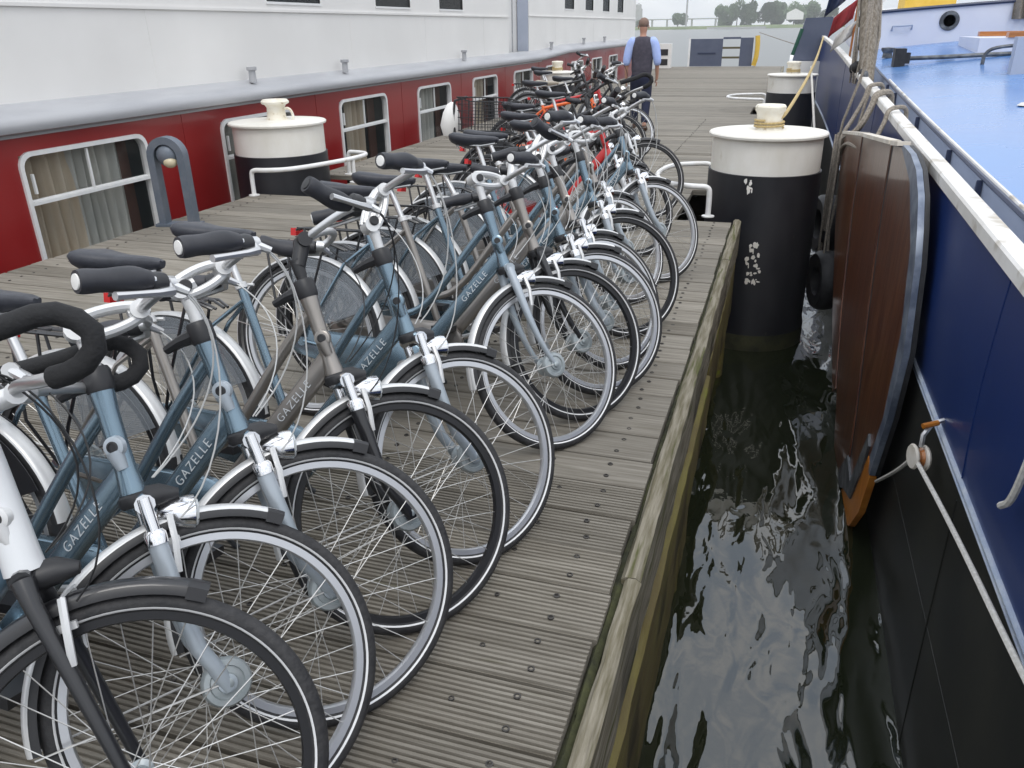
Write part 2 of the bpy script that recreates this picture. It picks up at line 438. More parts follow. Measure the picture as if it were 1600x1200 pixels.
def edge():
    root = tag(empty('edge_beam', (-.3, 0, -.4)), 'mossy timber edge beam along the water side of the pier', 'beam')
    off = lambda a: (a[0] + .3, a[1], a[2] + .4)
    def T(lo, hi, m, s, name='timber'): timber(name, off(lo), off(hi), m, root, s)
    T((-.318, -.2, -.30), (-.268, 2.06, .006), BEAM, 1)
    T((-.332, 2.068, -.30), (-.270, 6.02, .004), BEAM, 2)
    T((-.334, 6.03, -.30), (-.268, 7.40, .006), BEAM, 3)
    T((-.330, 8.86, -.30), (-.262, 17.2, .012), BEAM, 4)
    T((-.330, 18.7, -.30), (-.262, 37.6, .012), BEAM, 5)
    T((-.3535, -.2, -.1), (-.3225, 7.3, -.022), mat('moss', (.022, .024, .010), .95, c2=(.055, .058, .02), scale=9, bump=.9, bscale=30), 12, 'moss_strip')
    T((-.345, -.2, -.78), (-.262, 4.78, -.42), WALE, 6, 'lower_timber')
    T((-.352, -.2, -1.45), (-.290, 4.2, -.80), WALE, 9, 'lower_timber')
    T((-.352, 4.86, -.85), (-.278, 7.35, -.36), WALE, 7, 'lower_timber')
    for i, y in enumerate((.6, 3.72, 6.9, 9.4, 13, 16.5)):
        mb = MB().lathe([(.12, -2.3), (.115, -.31)], off((-.40, y, 0)), n=12)
        obj('post', mb, WALE, root)
edge()

# ------------------------------------------------------------------ mooring piles, their guide rails, the lamp
def pile(xy, label, r=.52, group='steel mooring piles through the pier', zw=.36, zc=.70, bollard='neck', drips=0):
    x, y = xy
    root = tag(empty('mooring_pile', (x, y, WZ)), label, 'mooring pile', group)
    z = lambda a: a - WZ
    obj('shaft', MB().lathe([(r, z(-3)), (r, z(-1.28)), (r + .012, z(-1.22)), (r + .012, z(-1.12)), (r, z(-1.05)), (r, z(zw))], n=48), STEELBLK, root)
    obj('algae_band', MB().lathe([(r + .014, z(-1.4)), (r + .0155, z(-1.2)), (r + .0145, z(-1.14))], n=48), mat('dark_algae', (.022, .024, .012), .75, c2=(.05, .05, .022), scale=6, bump=.6, bscale=25), root)
    obj('white_band', MB().lathe([(r * .965, z(zw) + .001), (r * .965, z(zc - .035))], n=48), PILEWHT, root)
    cap = obj('cap', MB().lathe([(r * 1.0, z(zc - .034)), (r * 1.035, z(zc - .03)), (r * 1.04, z(zc - .012)), (r * 1.02, z(zc)), (.3, z(zc + .012)), (.0001, z(zc + .016))], n=48), PILEWHT, root)
    b = obj('bollard', MB().lathe([(.125, z(zc + .010)), (.105, z(zc + .05)), (.098, z(zc + .14)), (.115, z(zc + .17)), (.15, z(zc + .185)), (.155, z(zc + .205)), (.135, z(zc + .228)), (.0001, z(zc + .235))] if bollard == 'loop' else [(.125, z(zc + .010)), (.118, z(zc + .03)), (.115, z(zc + .12)), (.122, z(zc + .165)), (.135, z(zc + .18)), (.138, z(zc + .215)), (.125, z(zc + .232)), (.0001, z(zc + .24))], n=24), CREAM, root)
    if bollard == 'loop':
        obj('lifting_eye', MB().tube(bez((.09, 0, z(zc + .12)), (.2, .0, z(zc + .18)), (.23, 0, z(zc + .06)), (.2, 0, z(zc + .0)), 8), .014), CREAM, root)
    else:
        obj('rope_turns', MB().tube([(.128 * cos(t / 10 * 2 * pi), .128 * sin(t / 10 * 2 * pi), z(zc + .03 + .0026 * t)) for t in range(28)], .011, n=6), ROPEY, root)
    if drips:
        rng = random.Random(4); mb = MB()
        for i in range(drips):
            a = rad(-92 + rng.gauss(0, 4.5)); zz = rng.uniform(-.62, -.22) if i % 5 else rng.uniform(.22, .33)
            if i % 5 == 0: a = rad(-102 + rng.gauss(0, 2))
            hw = rng.uniform(.012, .04) / r / 2; hh = rng.uniform(.008, .03)
            n = 7; c0 = len(mb.v); ring_ = [(a + hw * cos(2 * pi * k / n) * rng.uniform(.6, 1.2), zz + hh * sin(2 * pi * k / n) * rng.uniform(.6, 1.2)) for k in range(n)]
            mb.add([((r + .003) * cos(b), (r + .003) * sin(b), z(q)) for b, q in ring_], [tuple(range(n))])
        obj('paint_splash', mb, PILEWHT, root)['kind'] = 'stuff'
    return root
pile(PILE_L, 'white-capped black mooring pile beside the red hull and the arched lamp', bollard='loop')
pile(PILE_R, 'large white-capped black mooring pile standing in the water by the brown leeboard', r=.515, drips=46)
pile(PILE_L2, 'far white-capped pile against the red hull behind the bicycles', zw=.36, zc=.66, r=.42)
pile(PILE_R2, 'farther white-capped pile beside the blue barge, behind the nearest water-side pile', r=.47)

def guide_rail(label, path, feet, r=.025, post=None):
    root = tag(empty('guide_rail', feet[0]), label, 'guide rail', 'white tube rails around the piles')
    o = V(feet[0])
    obj('tube', MB().tube([p - o for p in smooth(path, 3)], r, n=10), TUBEWHT, root)
    if post: obj('post', MB().tube([V(post) - o, V(post) + V((0, 0, .262)) - o], r * .9, n=10), TUBEWHT, root); feet = feet + [post]
    for f in feet:
        obj('foot_plate', MB().lathe([(.058, .0), (.058, .010), (.026, .014), (.024, .03)], V(f) - o, n=16), TUBEWHT, root)
h = .27
guide_rail('white bent tube rail around the pile next to the arched lamp',
           [(-5.37, 7.42, 0), (-5.37, 7.42, h * .7), (-5.36, 7.42, h), (-5.2, 7.42, h), (-4.95, 7.55, h), (-4.72, 8.2, h), (-4.66, 8.62, h), (-4.72, 8.84, h), (-4.95, 8.90, h), (-5.0, 8.90, h), (-5.02, 8.90, h * .7), (-5.02, 8.90, 0)],
           [(-5.37, 7.42, 0), (-5.02, 8.90, 0)], post=(-4.69, 8.42, 0))
guide_rail('white bent tube rail around the nearest water-side pile',
           [(-.57, 7.5, 0), (-.57, 7.5, h * .7), (-.58, 7.5, h), (-.72, 7.48, h), (-1.02, 7.6, h), (-1.16, 8.1, h), (-1.08, 8.7, h), (-.8, 8.85, h), (-.68, 8.85, h), (-.66, 8.85, h * .7), (-.66, 8.85, 0)],
           [(-.57, 7.5, 0), (-.66, 8.85, 0)])
guide_rail('far white bent tube rail jutting over the empty pier boards',
           [(-.42, 17.25, 0), (-.42, 17.25, h * .7), (-.43, 17.25, h), (-.6, 17.22, h), (-1.05, 17.4, h), (-1.2, 17.8, h), (-1.05, 18.4, h), (-.6, 18.6, h), (-.45, 18.6, h), (-.42, 18.6, h * .7), (-.42, 18.6, 0)],
           [(-.42, 17.25, 0), (-.42, 18.6, 0)])

def lamp():
    root = tag(empty('arched_lamp', (-5.19, 6.0, 0), mx=M.Translation((-5.19, 6.0, 0)) @ M.Rotation(rad(14), 4, 'Z')), 'grey arched lamp standing on the pier between two hull windows', 'lamp')
    hw = .135; zt = .62
    path = [(-hw, 0, .012)] + [(-hw, 0, zt * i / 5) for i in range(1, 6)] + [(-hw * cos(pi * i / 12), 0, zt + hw * sin(pi * i / 12)) for i in range(1, 12)] + [(hw, 0, zt * i / 5) for i in range(5, 0, -1)] + [(hw, 0, .012)]
    sec = [(.62, -1.3), (.62, 1.3), (-.62, 1.3), (-.62, -1.3)]
    sec = [(-.032, -.055), (.032, -.055), (.032, .055), (-.032, .055)]
    mb = MB().tube(path, 1., sec=[(b, a) for a, b in sec], up=(1, 0, 0))
    obj('arch', mb, LAMPGREY, root)
    obj('base_plate', MB().bbox((-.20, -.075, 0), (.20, .075, .022)), LAMPGREY, root)
    hd = obj('lamp_head', MB().sphere((0, 0, zt + .005), .1, 18, 12, (1, .8, 1)), LAMPGREY, root)
    obj('diffuser', MB().sphere((.03, -.035, zt - .052), .062, 14, 10, (1, .9, .8)), LAMPGLASS, hd)
    return root
lamp()

# ------------------------------------------------------------------ the red passenger ship
def red_ship():
    HX = -6.2; Y0, Y1 = -2., 36.2
    root = tag(empty('passenger_ship', (HX, 20, WZ)), 'long passenger ship with dark red hull, grey strake and white upper side', 'ship')
    off = V((HX, 20, WZ))
    def part(name, mb, m, par=root):
        mb.v = [tuple(V(p) - off) for p in mb.v] if par is root or par.get('_w') else mb.v
        return obj(name, mb, m, par)
    wins = []; y = 5.36
    for i in range(10): wins.append((y, y + 1.5)); y += 2.765
    wins = [(2.6, 4.09)] + wins
    zb, zt = -.42, .675
    mb = MB(); r = .09
    rise = lambda yy: 0.0 if yy < 21.5 else (.09 if yy > 24 else .09 * (yy - 21.5) / 2.5)
    ys = sorted([Y0] + [q for w in wins for q in w] + [21.4, 24., Y1])
    for a, b in zip(ys[:-1], ys[1:]):
        isw = any(abs(a - w[0]) < 1e-6 for w in wins) or any(w[0] < (a + b) / 2 < w[1] for w in wins)
        za, zb2 = .86 + rise(a), .86 + rise(b)
        def q(y0_, z0, y1_, z1a, z1b): mb.add([(HX, y0_, z0), (HX, y1_, z0), (HX, y1_, z1b), (HX, y0_, z1a)], [(0, 1, 2, 3)])
        if isw: q(a, -2.2, b, zb, zb); q(a, zt, b, za, zb2)
        else: q(a, -2.2, b, zb, zb); q(a, zb, b, zt, zt); q(a, zt, b, za, zb2)
    mb.add([(HX, Y1, -2.2), (HX - 1.5, Y1 + 3., -2.2), (HX - 1.5, Y1 + 3., .95), (HX, Y1, .95)], [(0, 1, 2, 3)])
    part('hull', mb, RED)
    # rubbing strake: half-round with a sloped top
    sec = [(.0, -.0), (.085, .0), (.108, .012), (.12, .045), (.118, .085), (.095, .125), (.03, .165), (-.16, .228), (-.16, .0)]
    mb = MB(); yy = [Y0, 21.5, 22.4, 23.2, 24., Y1]; n = len(sec); vs = []; fs = []
    for yv in yy:
        for a, b in sec: vs.append((HX + a, yv, .86 + rise(yv) + b))
    for i in range(len(yy) - 1):
        for k in range(n): fs.append((i * n + k, i * n + (k + 1) % n, i * n + n + (k + 1) % n, i * n + n + k))
    part('strake', mb.add(vs, fs), STRAKE)
    part('strake_lip', MB().bbox((HX - .01, Y0, .825), (HX + .03, 21.5, .858)), STRAKE)
    WX = HX - .15
    # white side with openings for the upper windows
    ups = [(9.6, 10.9), (12.6, 13.9), (15.2, 16.4)] + [(24.5 + 2.6 * i, 25.6 + 2.6 * i) for i in range(4)]
    mb = MB(); ys = sorted([Y0, 19.3] + [q for w in ups[:3] for q in w])
    def wq(a, b, z0, z1, x=WX): mb.add([(x, a, z0), (x, b, z0), (x, b, z1), (x, a, z1)], [(0, 1, 2, 3)])
    wq(Y0, 19.3, 1.08, 1.862)
    for a, b in zip(ys[:-1], ys[1:]):
        if any(w[0] < (a + b) / 2 < w[1] for w in ups): wq(a, b, 1.862, 1.97); wq(a, b, 2.75, 3.6)
        else: wq(a, b, 1.862, 3.6)
    part('side_wall', mb, SHIPWHT)
    mb = MB(); wq2 = mb
    ys = sorted([20.9, 36.2] + [q for w in ups[3:] for q in w])
    wq(20.9, 36.2, 1.08, 1.90)
    for a, b in zip(ys[:-1], ys[1:]):
        if any(w[0] < (a + b) / 2 < w[1] for w in ups): wq(a, b, 1.90, 2.12); wq(a, b, 2.8, 3.6)
        else: wq(a, b, 1.90, 3.6)
    mb.add([(WX, 36.2, 1.08), (WX - 4, 36.2, 1.08), (WX - 4, 36.2, 3.6), (WX, 36.2, 3.6)], [(0, 1, 2, 3)])
    part('side_wall', mb, SHIPWHT)
    part('recess_wall', MB().bbox((WX - .75, 18.6, 1.08), (WX - .30, 24.0, 3.6)), SHIPWHT)
    part('recess_jamb', MB().bbox((WX - .28, 20.86, 1.09), (WX - .004, 20.895, 3.6)), COAM)
    part('ledge', MB().bbox((WX - .05, Y0, 1.850), (WX + .022, 19.28, 1.880)), SHIPWHT)
    part('ledge', MB().bbox((WX - .05, 20.92, 1.89), (WX + .022, 36.18, 1.915)), SHIPWHT)
    part('rail_post', MB().tube([(WX - .1, 19.9, 1.1), (WX - .1, 19.9, 2.3)], .02), STRAKE)
    # interior backing
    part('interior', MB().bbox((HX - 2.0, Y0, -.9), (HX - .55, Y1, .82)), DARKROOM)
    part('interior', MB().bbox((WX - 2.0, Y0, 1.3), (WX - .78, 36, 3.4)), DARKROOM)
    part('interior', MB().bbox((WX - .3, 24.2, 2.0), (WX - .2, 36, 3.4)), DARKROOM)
    for (a, b) in ups:
        w = obj('upper_window', MB().bbox((-.05, -.02, -.03), (.012, b - a + .02, .0)), WFRAME, root, M.Translation(V((WX, a, 1.97 if a < 20 else 2.12)) - off))
        obj('pane', MB().bbox((-.03, 0, 0), (-.024, b - a, .78 if a < 20 else .68)), GLASS, w)
    for y in (11.2, 8.9, 16.05, 22.6, 26.4, 29.5):
        part('deck_pipe', MB().lathe([(.045, 1.06), (.04, 1.19), (.06, 1.20), (.06, 1.235), (.0001, 1.24)], (HX - .02, y, rise(y)), n=12), STRAKE)
    for i in range(11):
        y = 4.72 + 2.765 * i
        part('plate_seam', MB().bbox((HX - .004, y - .006, -1.2), (HX + .0035, y + .006, .82)), RED)
    for y in (3.2, 7.4, 11.7, 14.5, 17.6, 23.5, 28.3, 33.):
        part('panel_joint', MB().bbox((WX - .004, y - .008, 1.10), (WX + .003, y + .008, 1.846)), SHIPWHT)
    # windows, all alike: frame, transom, mullion, latch, pane, curtains
    Wd = 1.5; Ht = zt - zb
    def rr(w, hgt, rad_, n=5, ins=0):
        pts = []
        for cx, cz, a0 in ((w - rad_, hgt - rad_, 0), (rad_, hgt - rad_, 90), (rad_, rad_, 180), (w - rad_, rad_, 270)):
            for i in range(n + 1):
                a = rad(a0 + 90 * i / n); pts.append((cx + rad_ * cos(a), cz + rad_ * sin(a)))
        return pts
    fr = MB()
    o1 = rr(Wd + .05, Ht + .05, .13); i1 = rr(Wd - .03, Ht - .03, .105)
    n = len(o1)
    vs = []
    for (pp, dx, dz, x) in ((o1, -.025, -.025, .0), (o1, -.025, -.025, .024), (i1, .015, .015, .024), (i1, .015, .015, -.06)):
        vs += [(x, a + dx, b + dz) for a, b in pp]
    fs = []
    for j in range(3):
        for k in range(n): fs.append((j * n + k, j * n + (k + 1) % n, j * n + n + (k + 1) % n, j * n + n + k))
    fr.add(vs, fs); FRM = fr.mesh('frame')
    # red corner fillets fill the square opening behind the rounded frame
    TR = MB().bbox((-.03, .016, .665), (.012, Wd - .016, .693)).bbox((-.04, .016, .695), (-.012, Wd - .016, .71)).mesh('transom')
    MU = MB().bbox((-.02, Wd * .5 - .009, .71), (.002, Wd * .5 + .012, Ht - .03)).mesh('mullion')
    LA = MB().bbox((-.012, .085, .76), (.012, .105, .93)).mesh('latch')
    PN = MB().bbox((-.036, .02, .02), (-.031, Wd - .02, Ht - .02)).mesh('pane')
    def curtain(y0, y1, seed, folds):
        rng = random.Random(seed); mb = MB(); N = 60; vs = []
        for i in range(N + 1):
            t = i / N; y = y0 + (y1 - y0) * t
            x = -.17 + .045 * sin(t * folds * 2 * pi + rng.uniform(-.15, .15)) + .012 * sin(t * 57)
            vs += [(x, y, -.1), (x, y + .03 * sin(t * 9), Ht + .02)]
        return mb.add(vs, [(2 * i, 2 * i + 2, 2 * i + 3, 2 * i + 1) for i in range(N)]).mesh('curtain', 80)
    CA = curtain(.05, .72, 1, 6); CB = curtain(.64, 1.27, 2, 6); CN = curtain(.42, 1.0, 3, 6)
    PA = MB().bbox((-.22, 1.22, -.1), (-.2, 1.46, Ht)).mesh('panel')
    for i, (a, b) in enumerate(wins):
        w = obj('window', FRM, WFRAME, root, M.Translation(V((HX, a, zb)) - off))
        for nm, me, mm in (('transom', TR, WFRAME), ('mullion', MU, WFRAME), ('latch', LA, WFRAME), ('pane', PN, GLASS), ('panel', PA, WOODPANEL)):
            obj(nm, me, mm, w)
        if i < 2:
            obj('curtain', CA, CURT, w); obj('curtain', CB, CURT2, w)
        elif i == 2: obj('curtain', CA, CURT2, w)
        else: obj('curtain', CN, (CURT2, CURT)[i % 2], w)
red_ship()

# ------------------------------------------------------------------ the blue barge
ZG = lambda y: .765 + .0225 * y                       # underside of the gunwale cap
ZC = lambda y: .745 + .0115 * y + .0013 * y * y       # top of the deck coaming
HXB = .78
def grid(fn, us, vs_):
    mb = MB(); n = len(vs_)
    mb.add([fn(u, v) for u in us for v in vs_], [(i * n + j, i * n + j + 1, i * n + n + j + 1, i * n + n + j) for i in range(len(us) - 1) for j in range(n - 1)])
    return mb
def lin(a, b, n): return [a + (b - a) * i / n for i in range(n + 1)]
def barge():
    root = tag(empty('sailing_barge', (HXB, 8, WZ)), 'blue and black sailing barge with white gunwale and light blue deck', 'barge')
    off = V((HXB, 8, WZ))
    def part(name, mb, m, par=None):
        if isinstance(mb, MB): mb.v = [tuple(V(p) - off) for p in mb.v]
        return obj(name, mb, m, par or root)
    Y = lin(-1.0, 24., 60)
    def hx(y): return HXB + (0 if y < 14 else -.0009 * (y - 14) ** 2.2)      # bow swings towards the pier
    wl = lambda y: .085 - .021 * y if y < 12 else -.167
    part('topside', grid(lambda y, v: (hx(y) - .012 * sin(pi * v), y, wl(y) + (ZG(y) - wl(y)) * v), Y, lin(0, 1, 6)), BLUEHULL)
    part('lower_hull', grid(lambda y, v: (hx(y) + (.03 * (1 - v) ** 2), y, -2.4 + (wl(y) + 2.4) * v), Y, lin(0, 1, 6)), BLKHULL)
    for dz, w_ in ((0.012, .012), (-.022, .007)):
        part('paint_line', MB().tube([(hx(y) - .002, y, wl(y) + dz) for y in Y], w_, n=6), LINEWHT)
    sec = [(-.022, 0), (.060, 0), (.064, .010), (.064, .050), (.056, .058), (-.014, .058), (-.022, .048)]
    mb = MB(); vs = []; fs = []; n = len(sec)
    for y in Y:
        for a, b in sec: vs.append((hx(y) + a, y, ZG(y) + b))
    for i in range(len(Y) - 1):
        for k in range(n): fs.append((i * n + k, i * n + (k + 1) % n, i * n + n + (k + 1) % n, i * n + n + k))
    part('gunwale', mb.add(vs, fs), GUNWHT)
    part('bulwark_inside', grid(lambda y, v: (hx(y) + .025, y, .3 + (ZG(y) - .3) * v), Y, [0, 1]), COAM)
    part('side_deck', grid(lambda y, v: (hx(y) + .02 + .3 * v, y, .52 + .02 * y), Y, [0, 1]), COAM)
    for i, y in enumerate((1.1, 2.95, 5.6, 8.3, 11., 13.7)):
        part('weld_seam', MB().tube([(hx(y) - .012 * sin(pi * v) - .0005, y, wl(y) + (ZG(y) - wl(y)) * v) for v in lin(.03, .99, 8)], .0035, n=5), BLUEHULL)
        part('weld_seam', MB().tube([(hx(y) + .03 * (1 - v) ** 2 - .0005, y, -2.4 + (wl(y) + 2.4) * v) for v in lin(.3, .97, 8)], .004, n=5), BLKHULL)
    part('weld_seam', MB().tube([(hx(y) + .005, y, -.62 - .01 * y) for y in Y], .005, n=5), BLKHULL)
    XC = 1.05
    Yd = lin(-1., 14.8, 40)
    part('coaming', grid(lambda y, v: (XC, y, .45 + (ZC(y) - .45) * v), Yd, [0, 1]), COAM)
    part('coaming_lip', MB().tube([(XC + .0, y, ZC(y)) for y in Yd], .014, n=6), NAVY)
    part('coaming_edge', MB().tube([(XC + .028, y, ZC(y) + .003) for y in Yd[:30]], .013, n=6), GUNWHT)
    camb = lambda x: .115 * (x - XC) - .0135 * (x - XC) ** 2
    part('hatch_deck', grid(lambda y, v: (XC + .012 + 7 * v, y, ZC(y) - .004 + camb(XC + 7 * v)), Yd, lin(0, 1, 24)), HATCH)
    for y in (3.4, 4.9, 5.9, 7.5, 9.3, 10.1, 12.3):
        br = MB().prism([(y - .035, -.22), (y + .035, -.22), (y + .012, -.02), (y - .004, -.01)], lambda a, b, t: (t, a, ZC(a) + b), XC - .032, XC - .003)
        part('bracket', br, NAVY)
    # cabin at the far end
    YC = 14.8
    wallp = []
    for x in lin(XC - .05, 7.5, 24): wallp.append((x, ZC(YC) + camb(x) - .02))
    top = [(x, 1.73 + .075 * (x - XC) - .006 * (x - XC) ** 2) for x in lin(7.5, XC - .05, 24)]
    cab = part('cabin_front', MB().prism(wallp + top, lambda a, b, t: (a, t, b), YC, YC + .06), CABIN)
    top2 = top[::-1]
    part('cabin_trim', MB().tube([(x, YC - .01, z + .012) for x, z in top2], .028, n=6), NAVY)
    part('cabin_roof', grid(lambda u, v: (u, YC + .0 + 5 * v, 1.75 + .075 * (u - XC) - .006 * (u - XC) ** 2 + .06 * v), lin(XC - .05, 7.5, 12), lin(0, 1, 4)), SHIPWHT)
    part('cabin_side', MB().add([(XC - .05, YC, 1.1), (XC - .05, YC + 5, 1.3), (XC - .05, YC + 5, 1.81), (XC - .05, YC, 1.74)], [(0, 1, 2, 3)]), CABIN)
    ph = part('porthole', MB().lathe([(.085, -.02), (.135, -.02), (.14, -.01), (.14, .0), (.085, .0)], (2.23, YC - .002, 1.615), (0, 1, 0), 24, True), LEEGREY)
    part('porthole_glass', MB().lathe([(.09, -.008), (.0001, -.008)], (2.23, YC - .002, 1.615), (0, 1, 0), 20), LEEGREY)
    part('grab_handle', MB().tube([(1.44, YC, 1.49), (1.44, YC - .06, 1.55), (1.72, YC - .06, 1.565), (1.72, YC, 1.505)], .016, n=6), COAM)
    part('cleat', MB().lathe([(.07, 0), (.06, .06), (.09, .10), (.09, .13), (.0001, .14)], (1.28, 13.2, ZC(13.2) + camb(1.28)), n=12), LEEGREY)
    part('roof_box', MB().bbox((1.65, 15.6, 1.80), (2.4, 16.6, 1.98)), YELLOW)
    part('roof_fitting', MB().lathe([(.06, 0), (.05, .14), (.1, .16), (.1, .26), (.0001, .28)], (1.22, 15.0, 1.76), n=10), SHIPWHT)
    sk = part('skylight', MB().bbox((2.30, 12.6, 1.10), (4.2, 14.1, 1.40)), CABIN)
    part('skylight_frame', MB().bbox((2.62, 12.58, 1.403), (4.4, 12.74, 1.465)), WOODOR)
    part('skylight_frame', MB().bbox((2.52, 13.9, 1.403), (4.4, 14.04, 1.465)), WOODOR)
    part('deck_post', MB().bbox((2.15, 9.9, .98), (2.30, 10.05, 1.45)), COAM)
    part('folded_canvas', grid(lambda u, v: (3.05 + .5 * u, 14.72 + .06 * sin(26 * u + 3 * v), 1.62 + .62 * v), lin(0, 1, 30), lin(0, 1, 4)), ROPE)
    part('pad_eye', MB().lathe([(.085, 0), (.06, .018), (.0001, .022)], (1.83, 7.6, ZC(7.6) + camb(1.83) - .004), n=12), GUNWHT)
    part('pipe_hoop', MB().tube(smooth([(2.12, 11.2, 1.1), (2.12, 11.2, 1.28), (2.3, 11.2, 1.34), (2.9, 11.2, 1.36)], 2), .022, n=6), LEEGREY)
    return root
barge()

def simple(name, mb, m, label, cat, group=None):
    """one-mesh thing with its origin at its base"""
    lo = [min(p[i] for p in mb.v) for i in range(3)]; hi = [max(p[i] for p in mb.v) for i in range(3)]
    o0 = V(((lo[0] + hi[0]) / 2, (lo[1] + hi[1]) / 2, lo[2]))
    mb.v = [tuple(V(p) - o0) for p in mb.v]
    o = obj(name, mb, m, None, M.Translation(o0)); return tag(o, label, cat, group)

def deck_brush():
    root = tag(empty('deck_brush', (1.32, 12., 1.06)), 'long pole with a black block head lying on the light blue deck', 'deck brush')
    obj('head', MB().bbox((-.08, -.14, .0), (.05, .14, .24)).bbox((.05, -.07, .06), (.11, .07, .19)), RUBBER, root)
    obj('handle', MB().tube([(.1, 0, .12), (.5, .0, .135), (1.0, 0, .16), (2.6, 0, .22)], .026, n=8), LEEGREY, root)
deck_brush()

def bleach(m, z0, z1, colr):
    nt = m.node_tree; N = nt.nodes.new; L = nt.links.new
    p = nt.nodes['Principled BSDF']; src = p.inputs['Base Color'].links[0].from_socket
    tc = N('ShaderNodeTexCoord'); sp = N('ShaderNodeSeparateXYZ'); L(tc.outputs['Object'], sp.inputs[0])
    no = N('ShaderNodeTexNoise'); no.inputs['Scale'].default_value = 3.5; no.inputs['Detail'].default_value = 6; L(tc.outputs['Object'], no.inputs[0])
    ad = N('ShaderNodeMath'); ad.operation = 'MULTIPLY_ADD'; ad.inputs[1].default_value = .30; L(no.outputs[0], ad.inputs[0]); L(sp.outputs[2], ad.inputs[2])
    mr = N('ShaderNodeMapRange'); mr.inputs[1].default_value = z0; mr.inputs[2].default_value = z1; mr.inputs[4].default_value = .75; L(ad.outputs[0], mr.inputs[0])
    mx = N('ShaderNodeMix'); mx.data_type = 'RGBA'; L(mr.outputs[0], mx.inputs[0]); L(src, mx.inputs[6]); mx.inputs[7].default_value = colr + (1,)
    L(mx.outputs[2], p.inputs['Base Color'])
bleach(LEEWOOD, 2.02, 2.34, (.16, .115, .095))
def leeboard():
    XB = lambda y: .84 - .03 * y
    root = tag(empty('leeboard', (XB(6), 6, WZ)), 'brown varnished wooden leeboard with orange worn tip hanging on the barge side', 'leeboard')
    off = V((XB(6), 6, WZ))
    n_ = V((-1, -.03, 0)).normalized()
    def fn(a, b, t): return V((XB(a), a, b)) + n_ * t - off
    s1 = [(6.92, .80), (6.86, .24), (6.55, -.45), (6.12, -1.0)]
    s2 = [(5.47, .92), (5.46, .52), (5.27, -.12), (5.06, -.71), (4.98, -1.12)]
    g = .034
    b1 = [(8.44, .65), (7.93, -.1), (7.02, -.73), (6.30, -1.10)] + [(a + g, b) for a, b in s1[::-1]]
    b2 = [(a - g, b) for a, b in s1] + [(5.75, -1.30), (5.30, -1.42)] + [(a + g, b) for a, b in s2[::-1]]
    st = [(5.09, .958), (4.66, .84), (4.33, .58), (4.16, .18), (4.19, -.30), (4.34, -.62)]
    b3 = [(a - g, b) for a, b in s2] + [(4.74, -1.10), (4.58, -.86)] + st[::-1]
    for i, b in enumerate((b1, b2, b3)):
        t = .075 - .006 * i
        obj('board', MB().prism(b, fn, .0, t - .03), LEEWOOD, root)
        top = [b[0], b[-1]] if i == 0 else [b[0], b[-1]]
    for q, t in ((s1, .036), (s2, .030)):
        obj('seam', MB().prism([(a - g + .002, b) for a, b in q] + [(a + g - .002, b) for a, b in q[::-1]], fn, .0, t), RUBBER, root)
    for a, b in (((8.40, .665), (6.95, .815)), ((6.89, .817), (5.50, .935)), ((5.44, .937), (5.17, .968))):
        obj('top_edge', MB().tube([fn(a[0], a[1], .02), fn(b[0], b[1], .02)], 1., sec=[(-.035, -.012), (.035, -.012), (.035, .012), (-.035, .012)], up=(0, 0, 1)), LEETOP, root)
    ro = [(4.26, -.70), (4.08, -.26), (4.01, .13), (4.14, .53), (4.24, .68), (4.37, .82), (4.55, .92), (4.78, .965), (5.05, .975)]
    obj('edge_strip', MB().prism([(a, b) for a, b in st[:]] + [(4.30, -.70)] + ro, fn, .012, .042), LEESTEEL, root)
    obj('back_edge', MB().prism([(a + .02, b) for a, b in st] + [(4.30, -.70)] + ro, fn, -.012, .010), RUBBER, root)
    obj('tip', MB().prism([(4.72, -1.13), (4.57, -.89), (4.42, -.66), (4.27, -.72), (4.40, -1.03), (4.62, -1.27), (4.93, -1.42), (5.26, -1.44), (4.97, -1.16)], fn, -.0, .036), LEEORANGE, root)
    obj('worn_patch', MB().prism([(5.05, -1.0), (4.80, -1.05), (4.64, -.80), (4.48, -.55), (4.42, -.60), (4.50, -.80), (4.70, -1.12), (5.0, -1.22), (5.25, -1.36), (5.3, -1.25)], fn, .02, .0475), LEEGREY, root)
leeboard()

